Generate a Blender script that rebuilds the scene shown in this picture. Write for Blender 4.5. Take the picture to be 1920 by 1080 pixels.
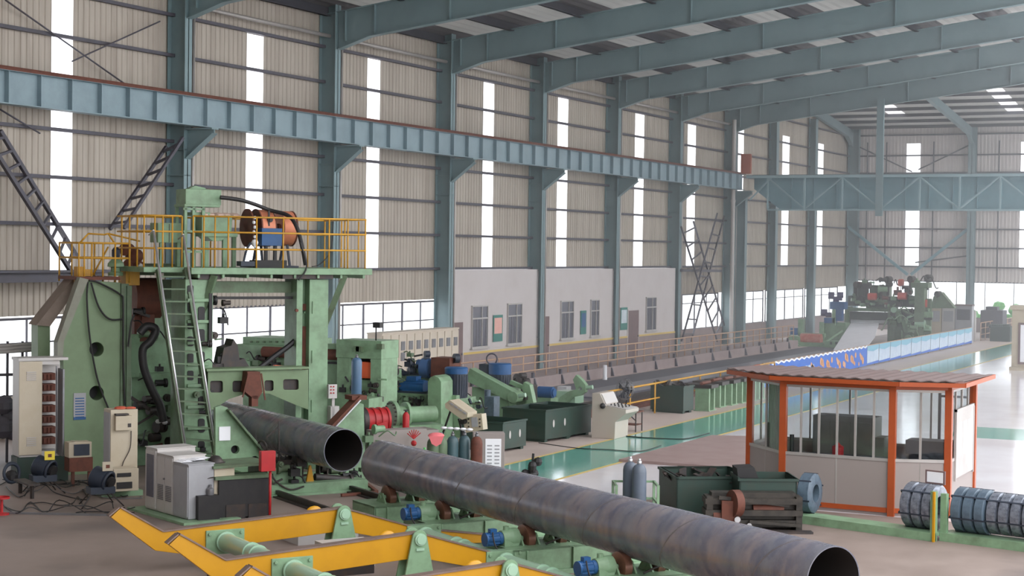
import bpy, math, random
from mathutils import Vector, Matrix
from mathutils.geometry import tessellate_polygon
for o in list(bpy.data.objects): bpy.data.objects.remove(o)
random.seed(4)
SC = bpy.context.scene; COL = SC.collection
# ---------------------------------------------------------------- camera
FPX, YAW, PIT, ROL, CH = 3226.056, 26.034, 1.253, -0.744, 5.4
_y, _p, _r = map(math.radians, (YAW, PIT, ROL))
CF = Vector((math.cos(_p)*math.cos(_y), math.cos(_p)*math.sin(_y), -math.sin(_p)))
_R = Vector((math.sin(_y), -math.cos(_y), 0)); _U = _R.cross(CF)
CR = _R*math.cos(_r) - _U*math.sin(_r); CU = _R*math.sin(_r) + _U*math.cos(_r)
CC = Vector((0, 0, CH))
cam = bpy.data.cameras.new('camera'); cam.sensor_width = 36; cam.lens = FPX/1920*36; cam.clip_end = 600
co = bpy.data.objects.new('camera', cam); COL.objects.link(co)
co.matrix_world = Matrix(((CR.x, CU.x, -CF.x, 0), (CR.y, CU.y, -CF.y, 0), (CR.z, CU.z, -CF.z, CH), (0, 0, 0, 1)))
SC.camera = co
# ---------------------------------------------------------------- sky, daylight, exposure
SC.view_settings.view_transform = 'Standard'; SC.view_settings.look = 'None'
SC.view_settings.gamma = 1; SC.view_settings.exposure = 1.5
w = bpy.data.worlds.new('sky'); SC.world = w; w.use_nodes = True
bg = w.node_tree.nodes['Background']; bg.inputs[0].default_value = (0.95, 0.97, 1.0, 1); bg.inputs[1].default_value = 1.25

def area(name, loc, rot, sx, sy, power, col=(1, 1, 1)):
    l = bpy.data.lights.new(name, 'AREA'); l.shape = 'RECTANGLE'; l.size = sx; l.size_y = sy; l.energy = power; l.color = col
    o = bpy.data.objects.new(name, l); COL.objects.link(o); o.location = loc; o.rotation_euler = rot; return o

# ---------------------------------------------------------------- materials
def lin(c): return tuple((v/255/12.92 if v/255 <= .04045 else ((v/255+.055)/1.055)**2.4) for v in c) + (1,)
MATS = {}
def mat(name, rgb, rough=.55, metal=0., dirt=.25, dcol=(70, 60, 52), scale=1.5, coat=0., streak=False, bump=0.):
    m = bpy.data.materials.new(name); m.use_nodes = True; nt = m.node_tree; N = nt.nodes; L = nt.links
    b = N['Principled BSDF']; tc = N.new('ShaderNodeTexCoord'); mp = N.new('ShaderNodeMapping')
    L.new(tc.outputs['Object'], mp.inputs[0])
    if streak: mp.inputs['Scale'].default_value = (2.2, 2.2, .16)
    nz = N.new('ShaderNodeTexNoise'); nz.inputs['Scale'].default_value = scale; nz.inputs['Detail'].default_value = 6; nz.inputs['Roughness'].default_value = .65
    L.new(mp.outputs[0], nz.inputs['Vector'])
    cr = N.new('ShaderNodeValToRGB'); cr.color_ramp.elements[0].position = .42; cr.color_ramp.elements[1].position = .72
    cr.color_ramp.elements[0].color = (0, 0, 0, 1); cr.color_ramp.elements[1].color = (dirt, dirt, dirt, 1)
    L.new(nz.outputs[0], cr.inputs[0])
    mx = N.new('ShaderNodeMixRGB'); mx.inputs[1].default_value = lin(rgb); mx.inputs[2].default_value = lin(dcol)
    L.new(cr.outputs[0], mx.inputs[0]); L.new(mx.outputs[0], b.inputs['Base Color'])
    b.inputs['Roughness'].default_value = rough; b.inputs['Metallic'].default_value = metal
    if coat: b.inputs['Coat Weight'].default_value = coat; b.inputs['Coat Roughness'].default_value = .12
    if bump:
        bp = N.new('ShaderNodeBump'); bp.inputs['Strength'].default_value = bump; bp.inputs['Distance'].default_value = .02
        L.new(nz.outputs[0], bp.inputs['Height']); L.new(bp.outputs[0], b.inputs['Normal'])
    MATS[name] = m; return m
G = mat('green_paint', (130, 161, 128), .45, dirt=.55, dcol=(80, 88, 66), scale=2.2)
GD = mat('old_green_paint', (98, 120, 92), .55, dirt=.7, dcol=(72, 66, 50), scale=2.5)
GS = mat('aged_green_paint', (116, 138, 104), .55, dirt=.5, dcol=(96, 108, 80), scale=1.6)
FPK = mat('weathered_pinkish_grey', (142, 126, 116), .7, dirt=.6, dcol=(110, 100, 88), scale=2)
GB = mat('dark_green_paint', (40, 62, 54), .5, dirt=.5, dcol=(60, 58, 48), scale=2)
GM = mat('mint_tube_paint', (160, 192, 166), .28, dirt=.2, dcol=(110, 140, 115), coat=.4)
Y = mat('yellow_paint', (198, 142, 14), .4, dirt=.25, dcol=(150, 100, 20), scale=2)
YR = mat('rail_yellow_paint', (205, 152, 45), .5, dirt=.5, dcol=(140, 110, 60), scale=4)
YF = mat('faded_rail_paint', (190, 158, 132), .6, dirt=.4, dcol=(170, 110, 90), scale=2)
OR = mat('orange_paint', (168, 76, 34), .45, dirt=.4, dcol=(140, 60, 35), scale=3)
RD = mat('red_paint', (176, 34, 38), .5, dirt=.3, dcol=(90, 30, 30), scale=4)
BL = mat('blue_paint', (34, 86, 140), .45, dirt=.4, dcol=(40, 60, 80), scale=4)
BD = mat('dark_blue_metal', (44, 52, 66), .5, dirt=.4, dcol=(40, 40, 44), scale=6)
ST = mat('blue_grey_steel', (128, 150, 154), .5, dirt=.45, dcol=(102, 124, 130), scale=.7)
SG = mat('crane_girder_paint', (140, 160, 168), .55, dirt=.5, dcol=(100, 118, 126), scale=.8)
TR = mat('teal_girder_paint', (122, 160, 170), .5, dirt=.4, dcol=(80, 118, 130), scale=.6)
SH = mat('corrugated_sheet', (184, 174, 162), .6, dirt=.6, dcol=(138, 124, 112), scale=1.1, streak=True)
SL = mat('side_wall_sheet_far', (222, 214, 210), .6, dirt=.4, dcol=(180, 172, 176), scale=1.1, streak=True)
GI = mat('girt_steel', (84, 82, 92), .6, dirt=.4)
RF = None
TW = mat('pale_teal_truss', (150, 176, 182), .5, dirt=.3, dcol=(110, 134, 140))
PU = mat('purlin_steel', (66, 66, 74), .8, dirt=.3)
RU = mat('rust', (108, 62, 48), .75, dirt=.6, dcol=(60, 40, 34), scale=5)
BK = mat('black_rubber', (34, 32, 34), .55, dirt=.3, dcol=(60, 56, 52), scale=5)
DK = mat('dark_grease_steel', (58, 54, 54), .5, .3, dirt=.6, dcol=(84, 66, 54), scale=6)
GR = mat('grey_steel', (128, 128, 132), .4, .5, dirt=.4, dcol=(90, 80, 76), scale=4)
SV = mat('bright_steel', (205, 205, 208), .28, .7, dirt=.25, dcol=(150, 140, 140), scale=5)
BE = mat('beige_cabinet_paint', (186, 174, 154), .5, dirt=.35, dcol=(160, 142, 112), scale=2)
WC = mat('pale_grey_cabinet_paint', (188, 184, 182), .5, dirt=.3, dcol=(176, 164, 148), scale=2)
WG = mat('blue_grey_cabinet_paint', (160, 160, 164), .5, dirt=.2)
WH = mat('white_paper', (240, 240, 244), .7, dirt=.05)
WP = mat('white_plaster', (204, 197, 196), .8, dirt=.35, dcol=(186, 176, 172), scale=1.2)
WS = mat('grey_wainscot', (156, 140, 138), .8, dirt=.5, dcol=(130, 110, 106), scale=1.4)
PB = mat('putty_panel', (150, 140, 136), .6, dirt=.2, dcol=(150, 136, 130))
AL = mat('aluminium_frame', (176, 170, 166), .45, .3, dirt=.2)
DG = mat('dark_pane', (92, 92, 104), .25, dirt=.3, dcol=(120, 116, 124), scale=8)
BR = mat('brown_door', (122, 100, 100), .6, dirt=.3)
PK = mat('pink_cloth', (228, 120, 125), .9, dirt=.1)
CO = mat('copper_band', (218, 138, 104), .45, .2, dirt=.4, dcol=(170, 90, 70), scale=6)
WR = mat('coil_wrap_blue', (88, 104, 118), .4, dirt=.7, dcol=(50, 60, 74), scale=7)
WF = mat('coil_foil', (140, 146, 158), .28, .5, dirt=.9, dcol=(62, 64, 78), scale=9, bump=.6)
BN = mat('banner_blue', (48, 104, 196), .6, dirt=.25, dcol=(90, 130, 200), scale=2)
BP = mat('banner_pale', (184, 200, 220), .6, dirt=.7, dcol=(214, 228, 240), scale=2.2)
BT = mat('banner_teal', (124, 178, 202), .6, dirt=.3, dcol=(140, 200, 215), scale=3)
TL = mat('teal_poster', (60, 128, 118), .6, dirt=.1)
BRN = mat('brown_roof_sheet', (118, 102, 100), .6, dirt=.5, dcol=(112, 84, 80), scale=2)
LEAF = mat('leaves', (90, 150, 80), .8, dirt=.6, dcol=(40, 80, 50), scale=6)
YS = mat('yellow_sticker', (226, 200, 60), .6, dirt=.05)
SKIN = mat('orange_plastic', (224, 96, 50), .5, dirt=.2)

def pipe_mat():
    m = bpy.data.materials.new('mill_scale_pipe_steel'); m.use_nodes = True; nt = m.node_tree; N = nt.nodes; L = nt.links
    b = N['Principled BSDF']; tc = N.new('ShaderNodeTexCoord')
    wv = N.new('ShaderNodeTexWave'); wv.wave_type = 'BANDS'; wv.bands_direction = 'Y'; wv.inputs['Scale'].default_value = .36; wv.inputs['Distortion'].default_value = 2.4
    wv.inputs['Detail'].default_value = 3; wv.inputs['Detail Scale'].default_value = 1.2
    nz = N.new('ShaderNodeTexNoise'); nz.inputs['Scale'].default_value = 2.0; nz.inputs['Detail'].default_value = 8; nz.inputs['Roughness'].default_value = .7
    mp = N.new('ShaderNodeMapping'); mp.inputs['Scale'].default_value = (1, 2.6, 1); L.new(tc.outputs['Object'], mp.inputs[0]); L.new(mp.outputs[0], nz.inputs['Vector'])
    L.new(tc.outputs['Object'], wv.inputs['Vector'])
    mx = N.new('ShaderNodeMixRGB'); mx.inputs[1].default_value = lin((130, 130, 138)); mx.inputs[2].default_value = lin((146, 136, 138)); L.new(wv.outputs['Fac'], mx.inputs[0])
    cr = N.new('ShaderNodeValToRGB'); cr.color_ramp.elements[0].position = .38; cr.color_ramp.elements[1].position = .68; L.new(nz.outputs[0], cr.inputs[0])
    m2 = N.new('ShaderNodeMixRGB'); m2.inputs[2].default_value = lin((98, 100, 118)); L.new(cr.outputs[0], m2.inputs[0]); L.new(mx.outputs[0], m2.inputs[1])
    L.new(m2.outputs[0], b.inputs['Base Color']); b.inputs['Metallic'].default_value = .25
    mr = N.new('ShaderNodeMapRange'); mr.inputs[3].default_value = .16; mr.inputs[4].default_value = .38; L.new(nz.outputs[0], mr.inputs[0]); L.new(mr.outputs[0], b.inputs['Roughness'])
    return m
PIPE = pipe_mat()
def glass_mat(name, tint, gloss=.12, spec_rough=.05):
    m = bpy.data.materials.new(name); m.use_nodes = True; nt = m.node_tree; N = nt.nodes; L = nt.links
    for n in list(N): N.remove(n)
    o = N.new('ShaderNodeOutputMaterial'); t = N.new('ShaderNodeBsdfTransparent'); t.inputs[0].default_value = tint
    g = N.new('ShaderNodeBsdfGlossy'); g.inputs['Roughness'].default_value = spec_rough
    mx = N.new('ShaderNodeMixShader'); mx.inputs[0].default_value = gloss
    L.new(t.outputs[0], mx.inputs[1]); L.new(g.outputs[0], mx.inputs[2]); L.new(mx.outputs[0], o.inputs[0]); return m
GLS = glass_mat('window_glass', (.93, .95, .97, 1), .06)
BGL = glass_mat('booth_glass', (.95, .97, .97, 1), .05)
def frp_mat():
    m = bpy.data.materials.new('translucent_daylight_sheet'); m.use_nodes = True; nt = m.node_tree; N = nt.nodes; L = nt.links
    for n in list(N): N.remove(n)
    o = N.new('ShaderNodeOutputMaterial'); t = N.new('ShaderNodeBsdfTransparent'); t.inputs[0].default_value = (.97, .97, 1, 1)
    g = N.new('ShaderNodeBsdfTranslucent'); g.inputs[0].default_value = (.95, .95, .98, 1)
    mx = N.new('ShaderNodeMixShader'); mx.inputs[0].default_value = .25
    L.new(t.outputs[0], mx.inputs[1]); L.new(g.outputs[0], mx.inputs[2]); L.new(mx.outputs[0], o.inputs[0]); return m
FRP = frp_mat()
def roof_mat():   # pale lining sheet that lets a little daylight through
    m = mat('roof_lining_sheet', (184, 182, 178), .7, dirt=.35, dcol=(176, 168, 158), scale=.5); nt = m.node_tree
    t = nt.nodes.new('ShaderNodeBsdfTranslucent'); t.inputs[0].default_value = (.9, .9, .88, 1); mx = nt.nodes.new('ShaderNodeMixShader'); mx.inputs[0].default_value = .04
    o = nt.nodes['Material Output']; nt.links.new(nt.nodes['Principled BSDF'].outputs[0], mx.inputs[1]); nt.links.new(t.outputs[0], mx.inputs[2]); nt.links.new(mx.outputs[0], o.inputs[0]); return m
RF = roof_mat(); RFD = mat('roof_sheet_painted_shade', (112, 108, 110), .7, dirt=.4, dcol=(84, 80, 82), scale=.5)
def floor_mat(name, c1, c2, rough, scale=.5, stain=None, coat=0., spec=.5):
    m = bpy.data.materials.new(name); m.use_nodes = True; nt = m.node_tree; N = nt.nodes; L = nt.links
    b = N['Principled BSDF']; tc = N.new('ShaderNodeTexCoord')
    nz = N.new('ShaderNodeTexNoise'); nz.inputs['Scale'].default_value = scale; nz.inputs['Detail'].default_value = 9; nz.inputs['Roughness'].default_value = .62
    L.new(tc.outputs['Object'], nz.inputs['Vector'])
    cr = N.new('ShaderNodeValToRGB'); cr.color_ramp.elements[0].position = .35; cr.color_ramp.elements[1].position = .65
    cr.color_ramp.elements[0].color = lin(c1); cr.color_ramp.elements[1].color = lin(c2); L.new(nz.outputs[0], cr.inputs[0])
    out = cr.outputs[0]
    if stain:
        n2 = N.new('ShaderNodeTexNoise'); n2.inputs['Scale'].default_value = .35; n2.inputs['Detail'].default_value = 4; L.new(tc.outputs['Object'], n2.inputs['Vector'])
        c2_ = N.new('ShaderNodeValToRGB'); c2_.color_ramp.elements[0].position = .52; c2_.color_ramp.elements[1].position = .66; L.new(n2.outputs[0], c2_.inputs[0])
        mx = N.new('ShaderNodeMixRGB'); mx.inputs[2].default_value = lin(stain)
        mm = N.new('ShaderNodeMath'); mm.operation = 'MULTIPLY'; mm.inputs[1].default_value = .6; L.new(c2_.outputs[0], mm.inputs[0]); L.new(mm.outputs[0], mx.inputs[0])
        L.new(out, mx.inputs[1]); out = mx.outputs[0]
    L.new(out, b.inputs['Base Color'])
    mr = N.new('ShaderNodeMapRange'); mr.inputs[3].default_value = rough*.75; mr.inputs[4].default_value = rough*1.3; L.new(nz.outputs[0], mr.inputs[0]); L.new(mr.outputs[0], b.inputs['Roughness'])
    b.inputs['Specular IOR Level'].default_value = spec
    if coat: b.inputs['Coat Weight'].default_value = coat; b.inputs['Coat Roughness'].default_value = .1
    return m
F_DUST = floor_mat('worn_brown_concrete', (128, 112, 104), (144, 128, 120), .6, .6, (98, 88, 86))
F_POL = floor_mat('polished_pale_floor_paint', (228, 222, 226), (238, 234, 240), .11, .3, (220, 212, 214), spec=.8)
F_GRN = floor_mat('green_walkway_paint', (96, 166, 150), (118, 182, 166), .11, .5, spec=.8)
F_YEL = floor_mat('yellow_line_paint', (214, 184, 96), (224, 196, 120), .4)
F_TRK = floor_mat('dark_track_bed', (66, 64, 76), (92, 90, 98), .55, .8)
F_SLB = floor_mat('pinkish_slab', (186, 168, 160), (200, 184, 176), .5, .6)

# ---------------------------------------------------------------- frames and pixel rays
def ray(x, y): return CF + CR*((x-960)/FPX) - CU*((y-540)/FPX)
class Fr:
    def __init__(s, x, y, deg, z=0.):
        s.o = Vector((x, y, z)); s.deg = deg; a = math.radians(deg); s.c, s.s = math.cos(a), math.sin(a)
    def l(s, p): d = Vector(p)-s.o; return Vector((d.x*s.c+d.y*s.s, -d.x*s.s+d.y*s.c, d.z))
    def w(s, p): return Vector((p[0]*s.c-p[1]*s.s, p[0]*s.s+p[1]*s.c, p[2]))+s.o
    def P(s, x, y, X=None, Y=None, Z=None):
        r = s.l(ray(x, y)+s.o); c = s.l(CC)
        t = (X-c.x)/r.x if X is not None else (Y-c.y)/r.y if Y is not None else ((0 if Z is None else Z)-c.z)/r.z
        return c+r*t
WORLD = Fr(0, 0, 0)
def at(x, y, **k): return WORLD.P(x, y, **k)
def fr_line(p0, p1, z=0.):           # frame whose local x runs from floor pixel p0 to floor pixel p1
    a, b = at(*p0, Z=z), at(*p1, Z=z); return Fr(a.x, a.y, math.degrees(math.atan2(b.y-a.y, b.x-a.x)))
M = Fr(31.3, 19.2, -34)              # local y along the pipe line (away), local x to its right
def K(x, y): return Fr(x, y, -90)    # local y along the long wall (away), local x towards the open side

# ---------------------------------------------------------------- mesh builder
class MB:
    def __init__(s): s.v = []; s.f = []; s.m = []; s.sm = []; s.k = 0
    def mi(s, k): s.k = k; return s
    def add(s, vs, fs, smooth=False):
        b = len(s.v); s.v += [tuple(v) for v in vs]
        for f in fs: s.f.append(tuple(b+i for i in f)); s.m.append(s.k); s.sm.append(smooth)
        return s
    def box(s, x0, y0, z0, x1, y1, z1):
        x0, x1 = sorted((x0, x1)); y0, y1 = sorted((y0, y1)); z0, z1 = sorted((z0, z1))
        return s.add([(x, y, z) for z in (z0, z1) for y in (y0, y1) for x in (x0, x1)],
                     [(0, 2, 3, 1), (4, 5, 7, 6), (0, 1, 5, 4), (2, 6, 7, 3), (0, 4, 6, 2), (1, 3, 7, 5)])
    def cyl(s, a, b, r, r2=None, n=16, caps=True):
        a, b = Vector(a), Vector(b); r2 = r if r2 is None else r2; d = (b-a).normalized()
        u = d.orthogonal().normalized(); w_ = d.cross(u)
        vs = []
        for c, q in ((a, r), (b, r2)):
            vs += [c+(u*math.cos(2*math.pi*i/n)+w_*math.sin(2*math.pi*i/n))*q for i in range(n)]
        s.add(vs, [(i, (i+1) % n, n+(i+1) % n, n+i) for i in range(n)], True)
        if caps: s.add(vs[:n][::-1], [tuple(range(n))]); s.add(vs[n:], [tuple(range(n))])
        return s
    def lathe(s, a, d, prof, n=24):      # prof: (dist along d, radius)
        a, d = Vector(a), Vector(d).normalized(); u = d.orthogonal().normalized(); w_ = d.cross(u); vs = []
        for t, q in prof: vs += [a+d*t+(u*math.cos(2*math.pi*i/n)+w_*math.sin(2*math.pi*i/n))*max(q, 1e-4) for i in range(n)]
        fs = [(j*n+i, j*n+(i+1) % n, (j+1)*n+(i+1) % n, (j+1)*n+i) for j in range(len(prof)-1) for i in range(n)]
        return s.add(vs, fs, True)
    def tube(s, pts, r, n=8):
        P = [Vector(p) for p in pts]
        if len(P) > 2:                      # Catmull-Rom smoothing
            Q = []
            for i in range(len(P)-1):
                p0, p1, p2, p3 = P[max(i-1, 0)], P[i], P[i+1], P[min(i+2, len(P)-1)]
                for k in range(5):
                    t = k/5; Q.append(.5*((2*p1)+(p2-p0)*t+(2*p0-5*p1+4*p2-p3)*t*t+(3*p1-p0-3*p2+p3)*t**3))
            P = Q+[P[-1]]
        vs = []; u = None
        for i, p in enumerate(P):
            d = (P[min(i+1, len(P)-1)]-P[max(i-1, 0)])
            d = d.normalized() if d.length > 1e-9 else Vector((0, 0, 1))
            u = d.orthogonal().normalized() if u is None else (u-d*u.dot(d)).normalized()
            w_ = d.cross(u); vs += [p+(u*math.cos(2*math.pi*k/n)+w_*math.sin(2*math.pi*k/n))*r for k in range(n)]
        s.add(vs, [(j*n+i, j*n+(i+1) % n, (j+1)*n+(i+1) % n, (j+1)*n+i) for j in range(len(P)-1) for i in range(n)], True)
        s.add(vs[:n][::-1], [tuple(range(n))]); return s.add(vs[-n:], [tuple(range(n))])
    def bar(s, a, b, w_, h, up=(0, 0, 1)):
        a, b = Vector(a), Vector(b); d = (b-a).normalized(); up = Vector(up)
        if abs(d.dot(up)) > .98: up = Vector((0, 1, 0))
        sd = d.cross(up).normalized()*w_/2; u2 = sd.cross(d).normalized()*h/2
        vs = [p+x+z for p in (a, b) for x, z in ((-sd, -u2), (sd, -u2), (sd, u2), (-sd, u2))]
        return s.add(vs, [(3, 2, 1, 0), (4, 5, 6, 7), (0, 1, 5, 4), (1, 2, 6, 5), (2, 3, 7, 6), (3, 0, 4, 7)])
    def prism(s, poly, lo, hi, axis='y', holes=()):   # poly of 2D points; axis = extrusion axis
        def m3(p, t): return {'y': (p[0], t, p[1]), 'x': (t, p[0], p[1]), 'z': (p[0], p[1], t)}[axis]
        loops = [list(poly)]+[list(h) for h in holes]
        flat = [p for lp in loops for p in lp]; n = len(flat)
        tris = tessellate_polygon([[Vector((p[0], p[1], 0)) for p in lp] for lp in loops])
        s.add([m3(p, lo) for p in flat]+[m3(p, hi) for p in flat], [tuple(t) for t in tris]+[tuple(n+i for i in t[::-1]) for t in tris])
        b = 0
        for lp in loops:
            k = len(lp); s.add([m3(p, lo) for p in lp]+[m3(p, hi) for p in lp], [(i, (i+1) % k, k+(i+1) % k, k+i) for i in range(k)], k > 14); b += k
        return s
    def torus(s, c, ax, R, r, n=24, k=10, rz=1.):
        c, ax = Vector(c), Vector(ax).normalized(); u = ax.orthogonal().normalized(); w_ = ax.cross(u); vs = []
        for i in range(n):
            a = 2*math.pi*i/n; e = u*math.cos(a)+w_*math.sin(a)
            for j in range(k):
                t = 2*math.pi*j/k; vs.append(c+e*(R+r*math.cos(t))+ax*r*rz*math.sin(t))
        return s.add(vs, [(i*k+j, ((i+1) % n)*k+j, ((i+1) % n)*k+(j+1) % k, i*k+(j+1) % k) for i in range(n) for j in range(k)], True)
    def sphere(s, c, r, n=12, sc=(1, 1, 1)):
        vs = []; c = Vector(c)
        for j in range(n//2+1):
            t = math.pi*j/(n//2)
            for i in range(n): a = 2*math.pi*i/n; vs.append((c.x+r*sc[0]*math.sin(t)*math.cos(a), c.y+r*sc[1]*math.sin(t)*math.sin(a), c.z+r*sc[2]*math.cos(t)))
        return s.add(vs, [(j*n+i, (j+1)*n+i, (j+1)*n+(i+1) % n, j*n+(i+1) % n) for j in range(n//2) for i in range(n)], True)
    def corr(s, a, b, z0, z1, per=.25, dep=.03, nrm=None):   # corrugated sheet between floor points a,b
        a, b = Vector((a[0], a[1], 0)), Vector((b[0], b[1], 0)); L = (b-a).length; d = (b-a)/L
        nrm = Vector((-d.y, d.x, 0)) if nrm is None else Vector(nrm)
        n = max(1, round(L/per)); p = L/n; pts = []
        for i in range(n):
            for t, h in ((0, 0), (.42, 0), (.52, 1), (.9, 1)): pts.append(a+d*(p*(i+t))+nrm*(dep*h))
        pts.append(b); vs = [q+Vector((0, 0, z0)) for q in pts]+[q+Vector((0, 0, z1)) for q in pts]; k = len(pts)
        return s.add(vs, [(i, i+1, k+i+1, k+i) for i in range(k-1)])
    def fb(s, F, x0, y0, x1, y1, u0, u1, z0=None, z1=None):  # box whose front face covers those pixels at local depth u0
        a = F.P(x0, (y0+y1)/2, Y=u0); b = F.P(x1, (y0+y1)/2, Y=u0); t = F.P((x0+x1)/2, y0, Y=u0); bt = F.P((x0+x1)/2, y1, Y=u0)
        return s.box(a.x, u0, bt.z if z0 is None else z0, b.x, u1, t.z if z1 is None else z1)
    def fp(s, F, pts, u0, u1, holes=()):                     # prism from pixel outline at depth u0
        f = lambda q: (F.P(q[0], q[1], Y=u0).x, F.P(q[0], q[1], Y=u0).z)
        return s.prism([f(q) for q in pts], u0, u1, 'y', [[f(q) for q in h] for h in holes])
def circ(x, y, r, n=18, ry=None): return [(x+r*math.cos(2*math.pi*i/n), y+(ry or r)*math.sin(2*math.pi*i/n)) for i in range(n)]
def rrect(x0, y0, x1, y1, r=3):
    o = []
    for cx, cy, a in ((x1-r, y1-r, 0), (x0+r, y1-r, 90), (x0+r, y0+r, 180), (x1-r, y0+r, 270)):
        for k in range(4): t = math.radians(a+30*k); o.append((cx+r*math.cos(t), cy+r*math.sin(t)))
    return o

def link(name, mb, mats, parent=None, bevel=0.):
    me = bpy.data.meshes.new(name); me.from_pydata(mb.v, [], mb.f); me.update()
    for m_ in (mats if isinstance(mats, (list, tuple)) else [mats]): me.materials.append(m_)
    for i, p in enumerate(me.polygons): p.material_index = mb.m[i]; p.use_smooth = mb.sm[i]
    import bmesh
    bm = bmesh.new(); bm.from_mesh(me); bmesh.ops.remove_doubles(bm, verts=bm.verts, dist=1e-5)
    closed = all(len(e.link_faces) == 2 for e in bm.edges)
    if closed: bmesh.ops.recalc_face_normals(bm, faces=bm.faces)
    for e in bm.edges:
        if len(e.link_faces) == 2 and e.calc_face_angle(0) > .6: e.smooth = False
    bm.to_mesh(me); bm.free()
    o = bpy.data.objects.new(name, me); COL.objects.link(o)
    if parent: o.parent = parent
    if bevel:
        b = o.modifiers.new('bevel', 'BEVEL'); b.width = bevel; b.segments = 2; b.limit_method = 'ANGLE'; b.angle_limit = .7
    return o
def linkp(name, mb, mats, parent=None, bevel=0.):     # one object per connected piece
    n = len(mb.v); par = list(range(n))
    def fd(a):
        while par[a] != a: par[a] = par[par[a]]; a = par[a]
        return a
    key = {}
    for i, v in enumerate(mb.v):
        k = tuple(round(c, 4) for c in v)
        if k in key: par[fd(i)] = fd(key[k])
        else: key[k] = i
    for f in mb.f:
        for q in f[1:]: par[fd(q)] = fd(f[0])
    gr = {}
    for j, f in enumerate(mb.f): gr.setdefault(fd(f[0]), []).append(j)
    out = []
    for js in gr.values():
        m2 = MB(); ids = {}
        for j in js:
            for q in mb.f[j]:
                if q not in ids: ids[q] = len(ids); m2.v.append(mb.v[q])
            m2.f.append(tuple(ids[q] for q in mb.f[j])); m2.m.append(mb.m[j]); m2.sm.append(mb.sm[j])
        out.append(link(name, m2, mats, parent, bevel))
    return out
def T(name, F, label, cat, group=None, z=0.):
    o = bpy.data.objects.new(name, None); COL.objects.link(o); o.empty_display_size = .2
    o.location = F.o+Vector((0, 0, z)); o.rotation_euler = (0, 0, math.radians(F.deg)); o['label'] = label; o['category'] = cat
    if group: o['group'] = group
    return o
def S(name, F, mb, mats, label, cat, group=None, bevel=0.):
    o = link(name, mb, mats, None, bevel); o.location = F.o; o.rotation_euler = (0, 0, math.radians(F.deg))
    o['label'] = label; o['category'] = cat
    if group: o['group'] = group
    return o
def st(name, mb, mats):
    o = link(name, mb, mats); o['kind'] = 'structure'; return o
def clutter(root, F, x0, y0, x1, y1, u0, u1, n, seed, mats, s=1.):
    rn = random.Random(seed)
    for k in range(n):
        u = rn.uniform(u0, u1); c = F.P(rn.uniform(x0, x1), rn.uniform(y0, y1), Y=u); mb = MB(); t = k % 5; q = s*rn.uniform(.6, 1.2); nm = 'fitting'
        if t == 0: mb.cyl(c, c+Vector((rn.choice((-1, 1))*.22*q, .05, 0)), .07*q, n=12); mb.cyl(c+Vector((-.03, 0, 0)), c+Vector((.03, 0, 0)), .1*q, n=12); nm = 'cylinder'
        elif t == 1: mb.box(c.x-.1*q, u-.05, c.z-.07*q, c.x+.1*q, u+.12, c.z+.07*q); mb.cyl((c.x, u, c.z+.07*q), (c.x, u, c.z+.15*q), .03*q, n=8); nm = 'valve_box'
        elif t == 2:
            d = Vector((rn.uniform(-.5, .5)*s, rn.uniform(-.1, .1), rn.uniform(-.4, .1)*s)); mb.tube([c, c+d*.4+Vector((0, -.08, .1*s)), c+d*.8+Vector((0, -.1, -.05*s)), c+d], .018*s, 6); nm = 'hose'
        elif t == 3: mb.bar(c, c+Vector((rn.uniform(-.4, .4)*s, .05, rn.uniform(-.15, .15)*s)), .05*q, .06*q); nm = 'linkage_bar'
        else: mb.cyl(c-Vector((0, .02, 0)), c+Vector((0, .1, 0)), .085*q, n=14); mb.cyl(c-Vector((0, .06, 0)), c, .035*q, n=8); nm = 'bearing_cap'
        link(nm, mb, mats[0] if t == 2 else mats[(k//2) % len(mats)], root)
def cp(root, F, label=None, group=None):
    def rec(o, par):
        c = o.copy(); COL.objects.link(c)
        if par: c.parent = par
        for ch in o.children: rec(ch, c)
        return c
    r = rec(root, None); r.location = F.o; r.rotation_euler = (0, 0, math.radians(F.deg))
    if label: r['label'] = label
    if group: r['group'] = group
    return r
# ================================================================ the hall
W = 33.46; X0 = 43.7; BAY = 8.78; XE = 124.6
colx = [X0+BAY*i for i in range(9)]
mb = MB(); mb.corr((-6, W), (-6, -6), 0, 17.6); st('wall_back_light_block', mb, SH)  # unseen wall behind the camera, added to cut light on the foreground
# floor: one slab, its painted zones as faces of it
def floor():
    mb = MB()
    xs = [-6, 34., 35.3, 52., 55.4, 57, 99, XE+.2]; ys = [-25, 10.9, 16.72, 16.84, 19.0, 19.12, 21.6, 24, 28.5, W+.3]
    for i in range(len(xs)-1):
        for j in range(len(ys)-1):
            xm, ym = (xs[i]+xs[i+1])/2, (ys[j]+ys[j+1])/2; k = 0
            if ym < 16.72: k = 1 if xm > 35.3 else 0
            if 16.84 < ym < 19.0 and xm > 34.: k = 2
            if (16.72 < ym < 16.84 or 19.0 < ym < 19.12) and xm > 34.: k = 3
            if 19.12 < ym < 24: k = 5 if xm > 40 else 0
            if 24 < ym < 28.5 and 57 < xm < 99: k = 4
            if 52 < xm < 55.4 and ym < 10.9: k = 2
            if ym > 28.5 and xm > 57: k = 5
            mb.mi(k).add([(xs[i], ys[j], 0), (xs[i+1], ys[j], 0), (xs[i+1], ys[j+1], 0), (xs[i], ys[j+1], 0)], [(0, 1, 2, 3)])
    return st('floor', mb, [F_DUST, F_POL, F_GRN, F_YEL, F_TRK, F_SLB])
floor()
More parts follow.
